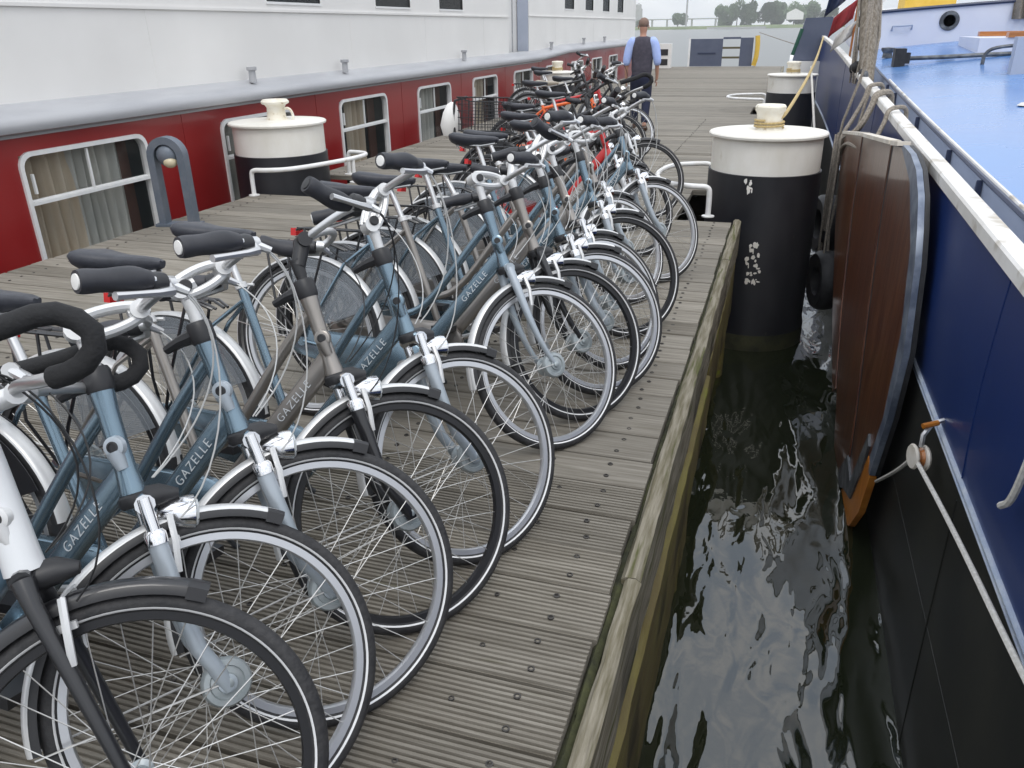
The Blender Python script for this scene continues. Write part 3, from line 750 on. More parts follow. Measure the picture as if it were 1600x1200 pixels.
def ropes():
    X = HXB
    def rope(label, pts, r, m, cat='rope', name='rope', it=3):
        return simple(name, MB().tube(smooth(pts, it), r, n=7), m, label, cat)
    rope('yellowed mooring rope running from the nearest water-side bollard up to the barge bow', [(-.06, 8.02, .80), (0.02, 8.1, .86), (.30, 12.0, 1.10), (.62, 20.5, 1.33)], .017, ROPEY)
    rope('thin grey line running down the blue hull beside the nearest pile', [(.30, 14.0, 1.0), (.42, 12., .2), (.50, 10., -.45)], .016, ROPEW)
    # turns over the gunwale that go down behind the leeboard
    for i, (y, lab) in enumerate(((8.9, 'grey rope looped over the white gunwale, farthest of three loops'), (8.1, 'thick grey rope looped over the white gunwale, middle of three loops'), (6.95, 'grey rope looped over the white gunwale, closest to the leeboard top'))):
        z = ZG(y)
        rope(lab, [(.92, y + .1, z - .25), (.885, y + .08, z + .0), (.875, y + .06, z + .085), (.81, y, z + .098), (.735, y - .06, z + .08), (.72, y - .1, z - .02), (.62, y - .25, z - .22), (.535, 8.5 - .12 * i, .62), (.52, 8.5 - .12 * i, .3), (.50, 8.5 - .1 * i, -.25)], (.020, .028, .017)[i], ROPE)
    for i, (y, dx, dz) in enumerate(((8.5, 0, 0), (8.35, -.03, -.1), (8.0, .0, .1))):
        rope(('grey rope end hanging left of the leeboard, leftmost strand', 'grey rope end hanging left of the leeboard, middle strand', 'grey rope end hanging across the leeboard top corner')[i],
             [(.52 + dx, y + .25, .62), (.51 + dx, y + .1, .3), (.50 + dx, y + .04, -.1), (.50 + dx, y, -.5 + dz)], .010, ROPE)
    # tackle on the leeboard tip
    blk = tag(empty('pulley_block', (.70, 3.33, -.06)), 'worn wooden pulley block hanging below the blue paint line', 'pulley block')
    for s in (-.022, .022):
        obj('cheek', MB().lathe([(.0001, -.01), (.05, -.008), (.056, 0), (.05, .008), (.0001, .01)], (s, 0, -.02), (1, .25, 0), 14), LEETOP, blk)
    obj('sheave', MB().lathe([(.0001, -.012), (.04, -.012), (.034, 0), (.04, .012), (.0001, .012)], (0, 0, -.02), (1, .25, 0), 14), WOODOR, blk)
    obj('shackle', MB().tube([(0, 0, .03), (0, .01, .08), (.03, .03, .13), (.075, .05, .14)], .011, n=6), ALLOY, blk)
    obj('pin', MB().tube([(-.01, 0, .125), (.05, .03, .135)], .012, n=8), LEEORANGE, blk)
    rope('pale tackle line from the pulley block down along the black hull', [(.69, 3.32, -.09), (.72, 2.7, -.02), (.72, 1.75, .12), (.74, 1.2, .2)], .0095, ROPEW)
    rope('short tackle line from the pulley block to the leeboard tip', [(.68, 3.34, -.09), (.68, 3.6, -.3), (.69, 4.1, -.64), (.70, 4.2, -.70)], .009, ROPEW)
    rope('loose white rope end hanging against the blue hull near the frame edge', [(.72, 2.1, .9), (.735, 2.2, .66), (.735, 2.24, .45), (.735, 2.28, .34), (.73, 2.33, .30)], .011, ROPEW)
    # tyres hung as fenders between the pile and the barge
    for i, (x, y, z, lab) in enumerate(((.52, 8.75, -.28, 'black tyre fender hanging above another beside the pile'), (.55, 8.2, -.72, 'lower black tyre fender hanging left of the leeboard'))):
        t = tag(empty('tyre_fender', (x, y, z)), lab, 'fender', 'tyre fenders on the barge side')
        obj('tread', MB().lathe([(.15, -.085), (.26, -.10), (.29, -.06), (.295, 0), (.29, .06), (.26, .10), (.15, .085), (.14, 0)], (0, 0, 0), (1, .25, 0), 28, True), RUBBER, t)
        obj('hanging_rope', MB().tube([(0, 0, .24), (-.02, .02, .5), (.03, .05, 1.0), (.16, .1, 1.5 - i * -.3)], .014, n=6), ROPE, t)
    # far end of the barge: weathered spar with rigging, flag, dark box of the next boat
    spar = tag(empty('rigging_spar', (.84, 11.0, 1.0)), 'weathered spar wrapped in rigging at the barge gunwale', 'spar')
    obj('pole', MB().tube([(.03, -.3, -.05), (.0, 0, .35), (-.02, .3, .8), (-.06, .5, 1.4), (-.16, .8, 3.2)], [.07, .10, .115, .105, .09], n=12), WOODGREY, spar)
    for i in range(5):
        a = i * 1.3
        obj('lashing', MB().tube([(.11 * cos(a) - .01, .11 * sin(a), -.06 + .0 * i), (.135 * cos(a + .5), .1 + .13 * sin(a + .5), .45), (-.05 + .13 * cos(a + 1.1), .4 + .13 * sin(a + 1.1), 1.0), (-.15 + .1 * cos(a + 1.8), .7, 2.4)], .016, n=6), ROPE, spar)
    for i, (dx, dy) in enumerate(((.0, -.75), (-.02, -.35), (-.03, .55), (-.04, 1.1))):
        obj('shroud', MB().tube([(dx - .03, dy, -.12), (dx - .06, dy * .75 + .2, 1.2), (-.2, .8, 3.4)], .011, n=6), ROPE, spar)
        obj('shroud_block', MB().sphere((dx - .035, dy * .97, .06), .045, 10, 8, (.7, 1, 1.3)), (LEEGREY, RUBBER)[i % 2], spar)
    for k, zz in enumerate((.12, .35, .62, .75)):
        obj('deadeye', MB().sphere((-.09 + .05 * (k % 2), .08 + .12 * k, zz), .06, 10, 8, (1, 1, 1.15)), (RUBBER, LEEGREY)[k % 2], spar)
    flag = MB()
    fp = [(0, 0), (.32, .12), (.42, .45), (.20, .62), (-.05, .36)]
    root = tag(empty('flag', (.86, 15.0, 1.15)), 'furled navy, red and white flag hanging behind the weathered spar', 'flag')
    for nm, m, z0, z1, dx in (('blue_stripe', NAVY, .52, .86, -.10), ('red_stripe', mat('faded_red_cloth', (.26, .025, .03), .9), .22, .52, 0), ('white_stripe', mat('faded_white_cloth', (.55, .53, .50), .9), .0, .24, .06)):
        mb = grid(lambda u, v: (dx - .34 * v + .05 * u, .05 * sin(9 * v + 2 * u), z0 + (z1 - z0) * u - .28 * v + .3), lin(0, 1, 4), lin(0, 1, 16))
        s_ = obj(nm, mb, m, root); mod = s_.modifiers.new('solid', 'SOLIDIFY'); mod.thickness = .006
    obj('staff', MB().tube([(.03, 0, -.15), (.06, .05, 1.3)], .018, n=6), WOODOR, root)
    bx_ = tag(empty('moored_boat', (.45, 22.5, WZ)), 'dark blue-grey steel box of a boat moored beyond the barge bow', 'boat')
    z = lambda a: a - WZ
    obj('hull', MB().prism([(-.5, .3), (-.3, .0), (.5, .0), (.62, .5), (.62, 5), (-.5, 5)], lambda a, b, t: (a, b, t), z(-1.5), z(.75)), SHIPWHT, bx_)
    obj('wheelhouse', MB().prism([(-.42, z(.76)), (.34, z(.76)), (.42, z(1.76)), (-.22, z(1.74))], lambda a, b, t: (a, t, b), .35, 1.9), GATE, bx_)
    obj('cover_flap', MB().tube([(-.44, .4, z(.9)), (-.36, .36, z(1.2)), (-.28, .36, z(1.5))], .05, n=6), mat('green_canvas', (.02, .09, .06), .8), bx_)
ropes()

# ------------------------------------------------------------------ bicycles
R = .35
SA = rad(68); AX = V((-cos(SA), 0, sin(SA))); BASE = V((-.065, 0, R)); FW = V((sin(SA), 0, cos(SA)))   # FW: forward, square to the steering axis
def ax(d, f=0., y=0.): return BASE + AX * d + FW * f + V((0, y, 0))
BB = V((-.62, 0, .29)); ST = V((-.845, 0, .84)); RH = V((-1.12, 0, R))
HB, HT = .42, .65
CACHE = {}
def cached(key, fn):
    if key not in CACHE: CACHE[key] = fn()
    return CACHE[key]
SQ = []
for i in range(14):
    a = 2 * pi * i / 14; c_, s_ = cos(a), sin(a)
    SQ.append((.60 * math.copysign(abs(c_) ** .6, c_), math.copysign(abs(s_) ** .6, s_)))
def frame_mesh(style):
    mb = MB()
    mb.tube([ax(HB), ax(HB + .012), ax(HB + .05), ax((HB + HT) / 2), ax(HT - .05), ax(HT - .01), ax(HT)], [.027, .027, .0225, .0215, .0225, .026, .026], n=14)
    d0 = ax(HB + .045)
    mb.tube([d0, BB], .031, sec=SQ, up=(0, 0, 1))
    u = (BB - d0).normalized()
    if style == 'diamond':
        mb.tube([ax(HT - .04), ST + V((.02, 0, -.04))], .017, n=10)
    else:
        t0 = ax(HT - .04); p1 = t0 + u * .30; q = V((ST.x + .10, 0, .0))
        sx = lambda z: BB.x + (ST.x - BB.x) * (z - BB.z) / (ST.z - BB.z)
        ze = .50 if style == 'swan' else .44
        e = V((sx(ze), 0, ze))
        mb.tube(bez(t0, t0 + u * .36, e + V((.16, 0, -.0 if style == 'swan' else .05)), e, 14), .0165, n=10)
    mb.tube([BB, ST], .0165, n=12)
    mb.lathe([(.022, -.04), (.022, .04)], BB, (0, 1, 0), 14)
    for s in (-1, 1):
        mb.tube([BB + V((-.02, s * .03, .0)), V((-.8, s * .05, .305)), RH + V((.01, s * .066, 0))], .0095, n=8)
        mb.tube([ST + V((.015, s * .012, -.05)), V((-.93, s * .045, .70)), RH + V((0, s * .066, .01))], .0075, n=8)
        mb.lathe([(.022, s * .062), (.022, s * .072)], RH, (0, 1, 0), 12)
    return mb.mesh('frame')
def lettering_mesh():
    cu = bpy.data.curves.new('lettering', 'FONT'); cu.body = 'GAZELLE'; cu.size = .034; cu.extrude = .0006; cu.offset = -.0005; cu.space_character = 1.2
    o = bpy.data.objects.new('tmp_text', cu); col.objects.link(o)
    dg = bpy.context.evaluated_depsgraph_get()
    me = bpy.data.meshes.new_from_object(o.evaluated_get(dg))
    bpy.data.objects.remove(o)
    me.materials.clear(); me.materials.append(None)
    return me
def lettering_matrix():
    d0 = ax(HB + .045); u = (d0 - BB).normalized(); n = V((-u.z, 0, u.x))
    o = BB + u * .375 - n * .0115 + V((0, -.0196, 0))
    m = M.Identity(4)
    for i in range(3): m[i][0] = u[i]; m[i][1] = n[i]; m[i][2] = (0, -1, 0)[i]; m[i][3] = o[i]
    return m
def ring(r, y, sec, n=96):
    mb = MB(); return mb.tube([(r * cos(2 * pi * i / n), y, r * sin(2 * pi * i / n)) for i in range(n)], 1., closed=True, sec=sec, up=(1, 0, 0))
def tyre_mesh():
    # lathe about Y
    prof = []
    for i in range(14):
        a = 2 * pi * i / 14
        prof.append((.3305 + .0195 * cos(a), .0205 * sin(a)))
    return MB().lathe(prof, (0, 0, 0), (0, 1, 0), 96, True).mesh('tyre', 60)
def band_mesh():
    mb = MB()
    for s in (-1, 1):
        mb.lathe([(.3205, s * .0176), (.3250, s * .0204), (.3250, s * .0210), (.3205, s * .0184)], (0, 0, 0), (0, 1, 0), 96, True)
    return mb.mesh('reflective_band', 60)
def rim_mesh():
    return MB().lathe([(.2965, -.006), (.300, -.0115), (.316, -.0125), (.317, -.010), (.309, -.008), (.309, .008), (.317, .010), (.316, .0125), (.300, .0115), (.2965, .006)], (0, 0, 0), (0, 1, 0), 96, True).mesh('rim', 50)
def spokes_mesh(hr, hw):
    mb = MB(); n = 32
    for i in range(n):
        s = 1 if i % 2 else -1
        a = 2 * pi * i / n; k = (1 if (i // 2) % 2 else -1) * rad(62)
        mb.tube([(hr * cos(a + k), s * hw, hr * sin(a + k)), (.298 * cos(a), s * .004, .298 * sin(a))], .00125, n=4, caps=False)
    return mb.mesh('spokes', 80)
def hub_mesh(kind):
    if kind == 'dynamo':
        pr = [(.007, -.068), (.0115, -.066), (.0115, -.060), (.020, -.059), (.022, -.052), (.034, -.050), (.037, -.055), (.048, -.054), (.053, -.047), (.053, -.035), (.032, -.031), (.028, -.01), (.034, .02), (.040, .026), (.040, .031), (.018, .034), (.012, .05), (.007, .064)]
    elif kind == 'rear':
        pr = [(.008, -.07), (.016, -.05), (.034, -.034), (.034, -.030), (.028, -.026), (.028, .026), (.036, .030), (.036, .034), (.055, .036), (.055, .050), (.012, .054), (.008, .07)]
    else:
        pr = [(.007, -.06), (.012, -.04), (.024, -.034), (.024, -.030), (.015, -.024), (.015, .024), (.024, .03), (.024, .034), (.012, .04), (.007, .06)]
    return MB().lathe([(.0001, pr[0][1])] + pr + [(.0001, pr[-1][1])], (0, 0, 0), (0, 1, 0), 20).mesh('hub')
def wheel(name, parent, mx, rimmat, kind):
    w = empty(name, parent=parent, mx=mx)
    obj('tyre', cached('tyre', tyre_mesh), TYRE, w)
    obj('reflective_band', cached('band', band_mesh), REFLECT, w)
    obj('rim', cached('rim', rim_mesh), rimmat, w)
    hr, hw = {'dynamo': (.043, .030), 'rear': (.032, .031), 'plain': (.022, .032)}[kind]
    s = obj('spokes', cached('spokes' + kind, lambda: spokes_mesh(hr, hw)), SPOKE, w); s['kind'] = 'stuff'
    obj('hub', cached('hub' + kind, lambda: hub_mesh(kind)), HUBM, w)
    return w
def arc(c, r, a0, a1, n): return [(c.x + r * cos(rad(a0 + (a1 - a0) * i / n)), c.y, c.z + r * sin(rad(a0 + (a1 - a0) * i / n))) for i in range(n + 1)]
GSEC = [(-.026, -.014), (-.0245, -.002), (-.017, .0035), (0, .006), (.017, .0035), (.0245, -.002), (.026, -.014), (.0235, -.014), (.016, .001), (0, .0035), (-.016, .001), (-.0235, -.014)]
def guard_mesh(c, a0, a1, r=.372):
    return MB().tube(arc(c, r, a0, a1, 36), 1., sec=GSEC, up=(cos(rad(a0)), 0, sin(rad(a0)))).mesh('mudguard', 50)
TSEC = [(-.0275, -.022), (-.0275, -.011), (-.024, -.004), (-.0225, -.006), (-.0255, -.022)]
def guard_trim(c, a0, a1, r=.372):
    mb = MB()
    P = arc(c, r, a0, a1, 36); up = (cos(rad(a0)), 0, sin(rad(a0)))
    mb.tube(P, 1., sec=TSEC, up=up); mb.tube(P, 1., sec=[(-a, b) for a, b in TSEC][::-1], up=up)
    mb.tube(arc(c, r - .003, a0 - 2.0, a0 + 4.0, 4), 1., sec=[(-.028, -.024), (-.028, .0), (-.018, .0075), (.018, .0075), (.028, .0), (.028, -.024)], up=up)
    return mb.mesh('trim', 50)
FH = V((0, 0, R))
def fork_mesh(kind):
    mb = MB()
    for s in (-1, 1):
        if kind == 'sprung':
            p = [ax(.315, .012, s * .056), ax(.30, .012, s * .056), ax(.16, .016, s * .056), ax(.07, .026, s * .056), ax(.02, .045, s * .056), FH + V((-.004, s * .054, .0)), FH + V((.006, s * .053, -.014))]
            mb.tube(p, [.021, .0205, .0195, .018, .017, .016, .014], n=12)
            mb.lathe([(.013, s * .046), (.020, s * .048), (.020, s * .062), (.013, s * .064)], FH, (0, 1, 0), 12)
        else:
            p = bez(ax(.405, .0, s * .032), ax(.25, .0, s * .062), ax(.12, .0, s * .056), FH + V((0, s * .054, 0)), 12)
            if kind == 'straight': p = [ax(.405, .0, s * .035), ax(.36, .006, s * .05), FH + V((0, s * .056, 0))]
            k = len(p); mb.tube(p, [(.019 if kind == 'rigid' else .021) - .009 * i / (k - 1) for i in range(k)], n=12)
    if kind != 'sprung': mb.tube([ax(.405, 0, -.045), ax(.412, 0, 0), ax(.405, 0, .045)], .020, n=10)
    return mb.mesh('fork')
def stanchion_mesh():
    mb = MB()
    for s in (-1, 1):
        mb.tube([ax(.31, .012, s * .056), ax(.405, .010, s * .056)], .0145, n=12)
        mb.lathe([(.0235, 0), (.0235, .022), (.018, .03)], ax(.305, .012, s * .056), AX, 12)
    mb.tube([ax(.392, .010, -.062), ax(.400, .012, 0), ax(.392, .010, .062)], .021, n=10)
    return mb.mesh('stanchion')
def crown_mesh():
    mb = MB().lathe([(.0285, HB - .030), (.034, HB - .022), (.033, HB - .006), (.028, HB - .001)], BASE, AX, 16)
    mb.tube([ax(HB - .018, .0), ax(HB - .020, .05), ax(HB - .028, .085)], [.030, .026, .012], n=10)
    return mb.mesh('crown')
def headlight_mesh():
    d = FW * .97 + AX * -.24; d.normalize()
    o = ax(.345, .085)
    return MB().lathe([(.0001, -.06), (.018, -.055), (.032, -.03), (.039, 0), (.040, .018), (.036, .02)], o, d, 18).tube([ax(.39, .03), ax(.365, .06)], .009, n=6).mesh('headlight')
def lens_mesh():
    d = (FW * .97 + AX * -.24).normalized()
    return MB().lathe([(.036, .019), (.030, .026), (.0001, .031)], ax(.345, .085), d, 18).mesh('lens')
def brake_mesh():
    mb = MB()
    for s in (-1, 1):
        mb.tube([ax(.235, .035, s * .056), ax(.30, .045, s * .060), ax(.355, .05, s * .045)], .0075, n=6)
        mb.box(ax(.30, .03, s * .032), (.055, .012, .014), M.Rotation(rad(-22), 3, 'Y'))
    mb.tube([ax(.355, .05, -.045), ax(.355, .052, .06)], .003, n=5)
    return mb.mesh('rim_brake')
STEM = {'loop': (.805, .10), 'loop_far': (.797, .118), 'loop_high': (.872, .067), 'loop_low': (.755, .105), 'black': (.803, .036), 'horn': (.73, .09), 'flat': (.78, .06)}
def stem_mesh(kind):
    d, f = STEM[kind]; mb = MB()
    loop = kind.startswith('loop')
    top = .785 if loop else d - (.045 if kind == 'black' else .01)
    mb.tube([ax(HT - .02), ax(HT + .08), ax(top - .05), ax(top)], [.0155, .0155, .0165, .020], n=12)
    if loop:     # adjustable alloy stem: two ribs that leave an opening, and the round clamp cap
        e = V((d - top, f)); e = e / max(e.length, 1e-6); nx = V((e.y, -e.x))      # (along axis, forward)
        A = lambda u, w: ax(top + e.x * u - nx.x * w, e.y * u - nx.y * w)
        Lg = sqrt((d - top) ** 2 + f * f)
        for y in (-.013, .013):
            for w in (.019, -.019):
                mb.tube([p + V((0, y, 0)) for p in bez(A(-.016, w), A(Lg * .3, w * 1.5), A(Lg * .7, w * 1.3), A(Lg, w * .6), 8)], .0105, n=8)
        mb.tube([A(-.012, 0) + V((0, -.024, 0)), A(-.012, 0) + V((0, .024, 0))], .024, n=14)
        mb.tube([A(.0, 0), A(Lg * .25, 0)], .017, n=8); mb.tube([A(Lg * .8, 0), A(Lg, 0)], .017, n=8)
    elif kind == 'black':
        mb.tube([ax(top - .02), ax(d, f)], [.021, .023], n=12)
    else:
        mb.tube([ax(top), ax(d, f)], .019, n=10)
    mb.tube([ax(d, f, -.032), ax(d, f, .032)], .021, n=14)
    return mb.mesh('stem')
def bolt_mesh(kind):
    d, f = STEM[kind]
    return MB().lathe([(.013, -.031), (.0155, -.029), (.0155, .029), (.013, .031)], ax(.785, .0), (0, 1, 0), 16).mesh('bolt_cap')
def bar_half(kind, s):
    d, f = STEM[kind]; c = ax(d, f)
    if kind.startswith('loop'): pts = [c, c + V((.006, s * .06, .003)), c + V((.022, s * .13, .014)), c + V((.036, s * .19, .020)), c + V((.030, s * .235, .016)), c + V((-.012, s * .262, .008)), c + V((-.06, s * .28, -.006)), c + V((-.125, s * .305, -.028))]
    elif kind == 'black': pts = [c, c + V((.03, s * .05, .028)), c + V((.075, s * .1, .066)), c + V((.125, s * .155, .092)), c + V((.14, s * .20, .085)), c + V((.115, s * .235, .06)), c + V((.06, s * .256, .042)), c + V((.0, s * .275, .045)), c + V((-.065, s * .30, .062))]
    elif kind == 'horn': pts = [c, c + V((.005, s * .07, .004)), c + V((.03, s * .15, .013)), c + V((.09, s * .255, .022)), c + V((.15, s * .285, .045)), c + V((.17, s * .29, .10)), c + V((.10, s * .29, .135)), c + V((.03, s * .30, .09)), c + V((-.11, s * .30, .035))]
    else: pts = [c, c + V((0, s * .1, .005)), c + V((-.01, s * .2, .012)), c + V((-.03, s * .31, .018))]
    return smooth(pts, 3)
def bar_mesh(kind):
    mb = MB()
    for s in (-1, 1): mb.tube(bar_half(kind, s), .0115, n=10)
    return mb.mesh('handlebar')
def along(P, back):
    """part of a path measured back from its end"""
    out = [P[-1]]; L = 0
    for a, b in zip(P[::-1][:-1], P[::-1][1:]):
        L += (b - a).length; out.append(b)
        if L > back: break
    return out[::-1]
def resample(P, n):
    L = [0]
    for a, b in zip(P[:-1], P[1:]): L.append(L[-1] + (b - a).length)
    out = []; j = 0
    for i in range(n + 1):
        t = L[-1] * i / n
        while j < len(L) - 2 and L[j + 1] < t: j += 1
        k = (t - L[j]) / max(1e-9, L[j + 1] - L[j]); out.append(P[j].lerp(P[j + 1], k))
    return out
def grip_mesh(kind, s):
    P = resample(along(bar_half(kind, s), .40 if kind == 'horn' else .13), 14)
    if kind == 'horn': rs = [.0185] * 15
    else: rs = [.019, .021, .0235, .0255, .0262, .0258, .025, .024, .0228, .0222, .0222, .0228, .0235, .0235, .0215]
    return MB().tube(P, rs, n=14).mesh('grip', 50)
def gripend_mesh(kind, s):
    P = bar_half(kind, s); t = (P[-1] - P[-2]).normalized()
    return MB().lathe([(.0155, 0), (.0145, .0035), (.0001, .005)], P[-1] + t * -.001, t, 16).mesh('grip_end')
def shifter_mesh(kind, s):
    P = along(bar_half(kind, s), .175); a, b = P[0], P[-1]; t = (b - a).normalized()
    return MB().lathe([(.0125, 0), (.020, .004), (.0225, .018), (.020, .036), (.014, .04)], a, t, 14).mesh('shifter')
def lever_mesh(kind, s):
    P = along(bar_half(kind, s), .185); a, b = P[0], P[-1]; t = (b - a).normalized()
    fwd = V((.75, s * .25, -.35)).normalized(); fwd = (fwd - t * fwd.dot(t)).normalized()
    mb = MB()
    mb.tube([a - t * .012, a + t * .012], .0165, n=10)
    mb.tube([a, a + fwd * .028 + t * .01, a + fwd * .034 + t * .04, a + fwd * .040 + t * .09, a + fwd * .046 + t * .135], [.012, .0115, .0085, .0075, .0085], n=8)
    mb.tube([a, a + fwd * .03 - t * .03], [.012, .008], n=8)
    return mb.mesh('brake_lever')
def bell_mesh(kind):
    P = along(bar_half(kind, -1), .215)
    return MB().sphere(P[0] + V((.0, 0, .026)), .019, 14, 8, (1, 1, .75)).mesh('bell')
def cables_mesh(kind, seed):
    rng = random.Random(seed); mb = MB()
    for s in (-1, 1):
        P = along(bar_half(kind, s), .185); a = P[0]
        for k in ((0, 1) if s < 0 else (1,)):
            e = ax(HT - .10 - .11 * k, .045, s * .02) if k else ax(.34, .07, s * .04)
            mb.tube(bez(a + V((.03, 0, -.01)), a + V((.12 + .03 * k, -s * .05, -.02 - .06 * k)), e + V((.10, s * .05, .14)), e, 14), .0021, n=5)
    return mb.mesh('cables', 80)
def saddle_mesh():
    # lofted seat: rows from nose to tail
    rows = [(.145, .015, .020, -.012), (.12, .024, .032, -.010), (.06, .034, .040, -.008), (0, .048, .046, -.008), (-.05, .075, .052, -.004), (-.09, .098, .056, .002), (-.125, .107, .054, .008), (-.150, .086, .042, .008), (-.158, .05, .024, .004)]
    mb = MB(); n = 12; vs = []
    for x, hw, hh, z in rows:
        for i in range(n):
            a = 2 * pi * i / n; c_, s2 = cos(a), sin(a)
            yy = hw * c_; zz = hh * s2 * (.7 if s2 > 0 else 1.1) - .012 * (1 - abs(c_)) * (1 if s2 > 0 else 0)
            vs.append((x, yy, z + zz))
    k = len(rows)
    fs = [(j * n + i, j * n + (i + 1) % n, j * n + n + (i + 1) % n, j * n + n + i) for j in range(k - 1) for i in range(n)] + [tuple(range(n)), tuple((k - 1) * n + i for i in range(n))]
    return mb.add(vs, fs).mesh('saddle', 60)
SADP = V((-.925, 0, 1.02))
def seatpost_mesh(tall):
    d = (ST - BB).normalized(); e = SADP + V((0.01, 0, -.04 + tall))
    mb = MB().tube([ST - d * .02, e], .0135, n=10)
    for s in (-1, 1): mb.tube([e + V((.11, s * .012, .012)), e + V((.03, s * .022, -.004)), e + V((-.06, s * .022, -.004)), e + V((-.11, s * .05, .02))], .0035, n=5)
    for k in range(2): mb.tube([e + V((-.10, .045 - .09 * k + .012 * cos(t), 0.004 * t - .03)) + V((.012 * sin(t), 0, 0)) for t in range(14)], .0028, n=4)
    return mb.mesh('seat_post')
def clamp_mesh():
    d = (ST - BB).normalized()
    return MB().lathe([(.0175, -.012), (.021, -.010), (.021, .008), (.0175, .010)], ST, d, 14).tube([ST + V((-.03, .02, 0)), ST + V((.03, .03, .004))], .006, n=6).mesh('seat_clamp')
def chaincase_mesh():
    c1, r1, c2, r2 = V((BB.x, 0, BB.z)), .105, V((RH.x, 0, RH.z - .005)), .06
    pts = []
    a0 = atan2(c2.z - c1.z, c2.x - c1.x)
    for i in range(17): a = a0 + pi / 2 - pi * i / 16 + pi; pts.append((c1.x + r1 * cos(a), c1.z + r1 * sin(a)))
    for i in range(11): a = a0 + pi / 2 + pi - pi * i / 10 + pi; pts.append((c2.x + r2 * cos(a), c2.z + r2 * sin(a)))
    mb = MB(); n = len(pts); cx = sum(p[0] for p in pts) / n; cz = sum(p[1] for p in pts) / n
    vs = []
    for y, k in ((-.036, .97), (-.040, 1.), (-.060, 1.), (-.066, .95)):
        vs += [(cx + (a - cx) * k, y, cz + (b - cz) * k) for a, b in pts]
    fs = [(j * n + i, j * n + (i + 1) % n, j * n + n + (i + 1) % n, j * n + n + i) for j in range(3) for i in range(n)] + [tuple(range(n)), tuple(3 * n + i for i in range(n))]
    return mb.add(vs, fs).mesh('chain_case')
def crank_mesh(a):
    mb = MB(); e = V((.17 * cos(a), 0, .17 * sin(a)))
    mb.lathe([(.03, -.085), (.03, -.067)], BB, (0, 1, 0), 14)
    mb.tube([BB + V((0, -.076, 0)), BB + e + V((0, -.09, 0))], [.014, .011], n=8)
    mb.tube([BB + V((0, .076, 0)), BB - e + V((0, .09, 0))], [.014, .011], n=8)
    mb.tube([BB + V((0, -.08, 0)), BB + V((0, .08, 0))], .010, n=8)
    return mb.mesh('crank')
def pedal_mesh(a, s):
    e = V((.17 * cos(a), 0, .17 * sin(a))) * (1 if s < 0 else -1)
    return MB().box(BB + e + V((0, s * .145, 0)), (.085, .09, .026)).mesh('pedal')
def rack_mesh():
    mb = MB(); z = .775
    for y in (-.06, -.03, .03, .06): mb.tube([(-.93, y * .7, z - .02), (-.98, y, z), (-1.33, y, z), (-1.36, y * .8, z - .01)], .0055, n=6)
    for x in (-1.0, -1.12, -1.24, -1.345): mb.tube([(x, -.062, z), (x, .062, z)], .005, n=6)
    for s in (-1, 1):
        mb.tube([RH + V((-.0, s * .075, .02)), (-1.15, s * .085, .5), (-1.20, s * .066, z)], .0055, n=6)
        mb.tube([RH + V((-.01, s * .076, .02)), (-1.24, s * .085, .5), (-1.31, s * .062, z)], .0055, n=6)
        mb.tube([RH + V((.01, s * .075, .02)), (-1.08, s * .085, .5), (-1.02, s * .062, z)], .0055, n=6)
    return mb.mesh('rear_rack')
def coat_mesh():
    mb = MB()
    for s in (-1, 1):
        P = []
        for i in range(15): a = rad(28 + 78 * i / 14); P.append((RH.x + .362 * cos(a), RH.z + .362 * sin(a)))
        Q = [(RH.x + .13 * cos(rad(100 - 62 * i / 8)), RH.z + .13 * sin(rad(100 - 62 * i / 8))) for i in range(9)]
        mb.prism(P + Q, lambda a, b, t: (a, t, b), s * .038, s * .0405)
    return mb.mesh('coat_guard')
def kick_mesh():
    return MB().tube([(-.74, .035, .30), (-.755, .075, .26), (-.70, .215, .060), (-.70, .224, .0535)], [.011, .010, .009, .012], n=8).mesh('kickstand')
def stays_mesh(front):
    mb = MB()
    for s in (-1, 1):
        if front: mb.tube([FH + V((-.01, s * .06, .0)), FH + V((-.34, s * .028, -.13))], .0024, n=5)
        else: mb.tube([RH + V((-.01, s * .075, 0)), RH + V((-.366, s * .028, .05))], .0024, n=5)
    return mb.mesh('stay')
def collar_mesh():
    mb = MB().lathe([(.0275, -.004), (.030, .004), (.030, .040), (.0265, .048), (.018, .05)], ax(HT), AX, 18)
    mb.tube([ax(HT + .02, -.01, -.005), ax(HT + .018, -.06, -.008), ax(HT + .010, -.105, -.010)], [.020, .015, .011], n=8)
    return mb.mesh('headset_collar')
def lock_mesh():
    c = (ax((HB + HT) / 2 - .01, .012)) + V((0, -.022, 0))
    mb = MB().lathe([(.0001, .008), (.014, .009), (.022, .006), (.024, -.006)], c, V((.25, -1, .1)), 18)
    mb.tube([c + V((.0, -.001, -.01)), c + AX * -.05 + V((0, .004, 0))], [.019, .012], n=10)
    return mb.mesh('steering_lock')
def lockeye_mesh():
    c = (ax((HB + HT) / 2 - .01, .012)) + V((0, -.022, 0)); d = V((.25, -1, .1)).normalized()
    return MB().lathe([(.0125, 0), (.0125, .0105), (.009, .0115), (.009, .0095), (.0001, .0095)], c, d, 16).mesh('keyhole')
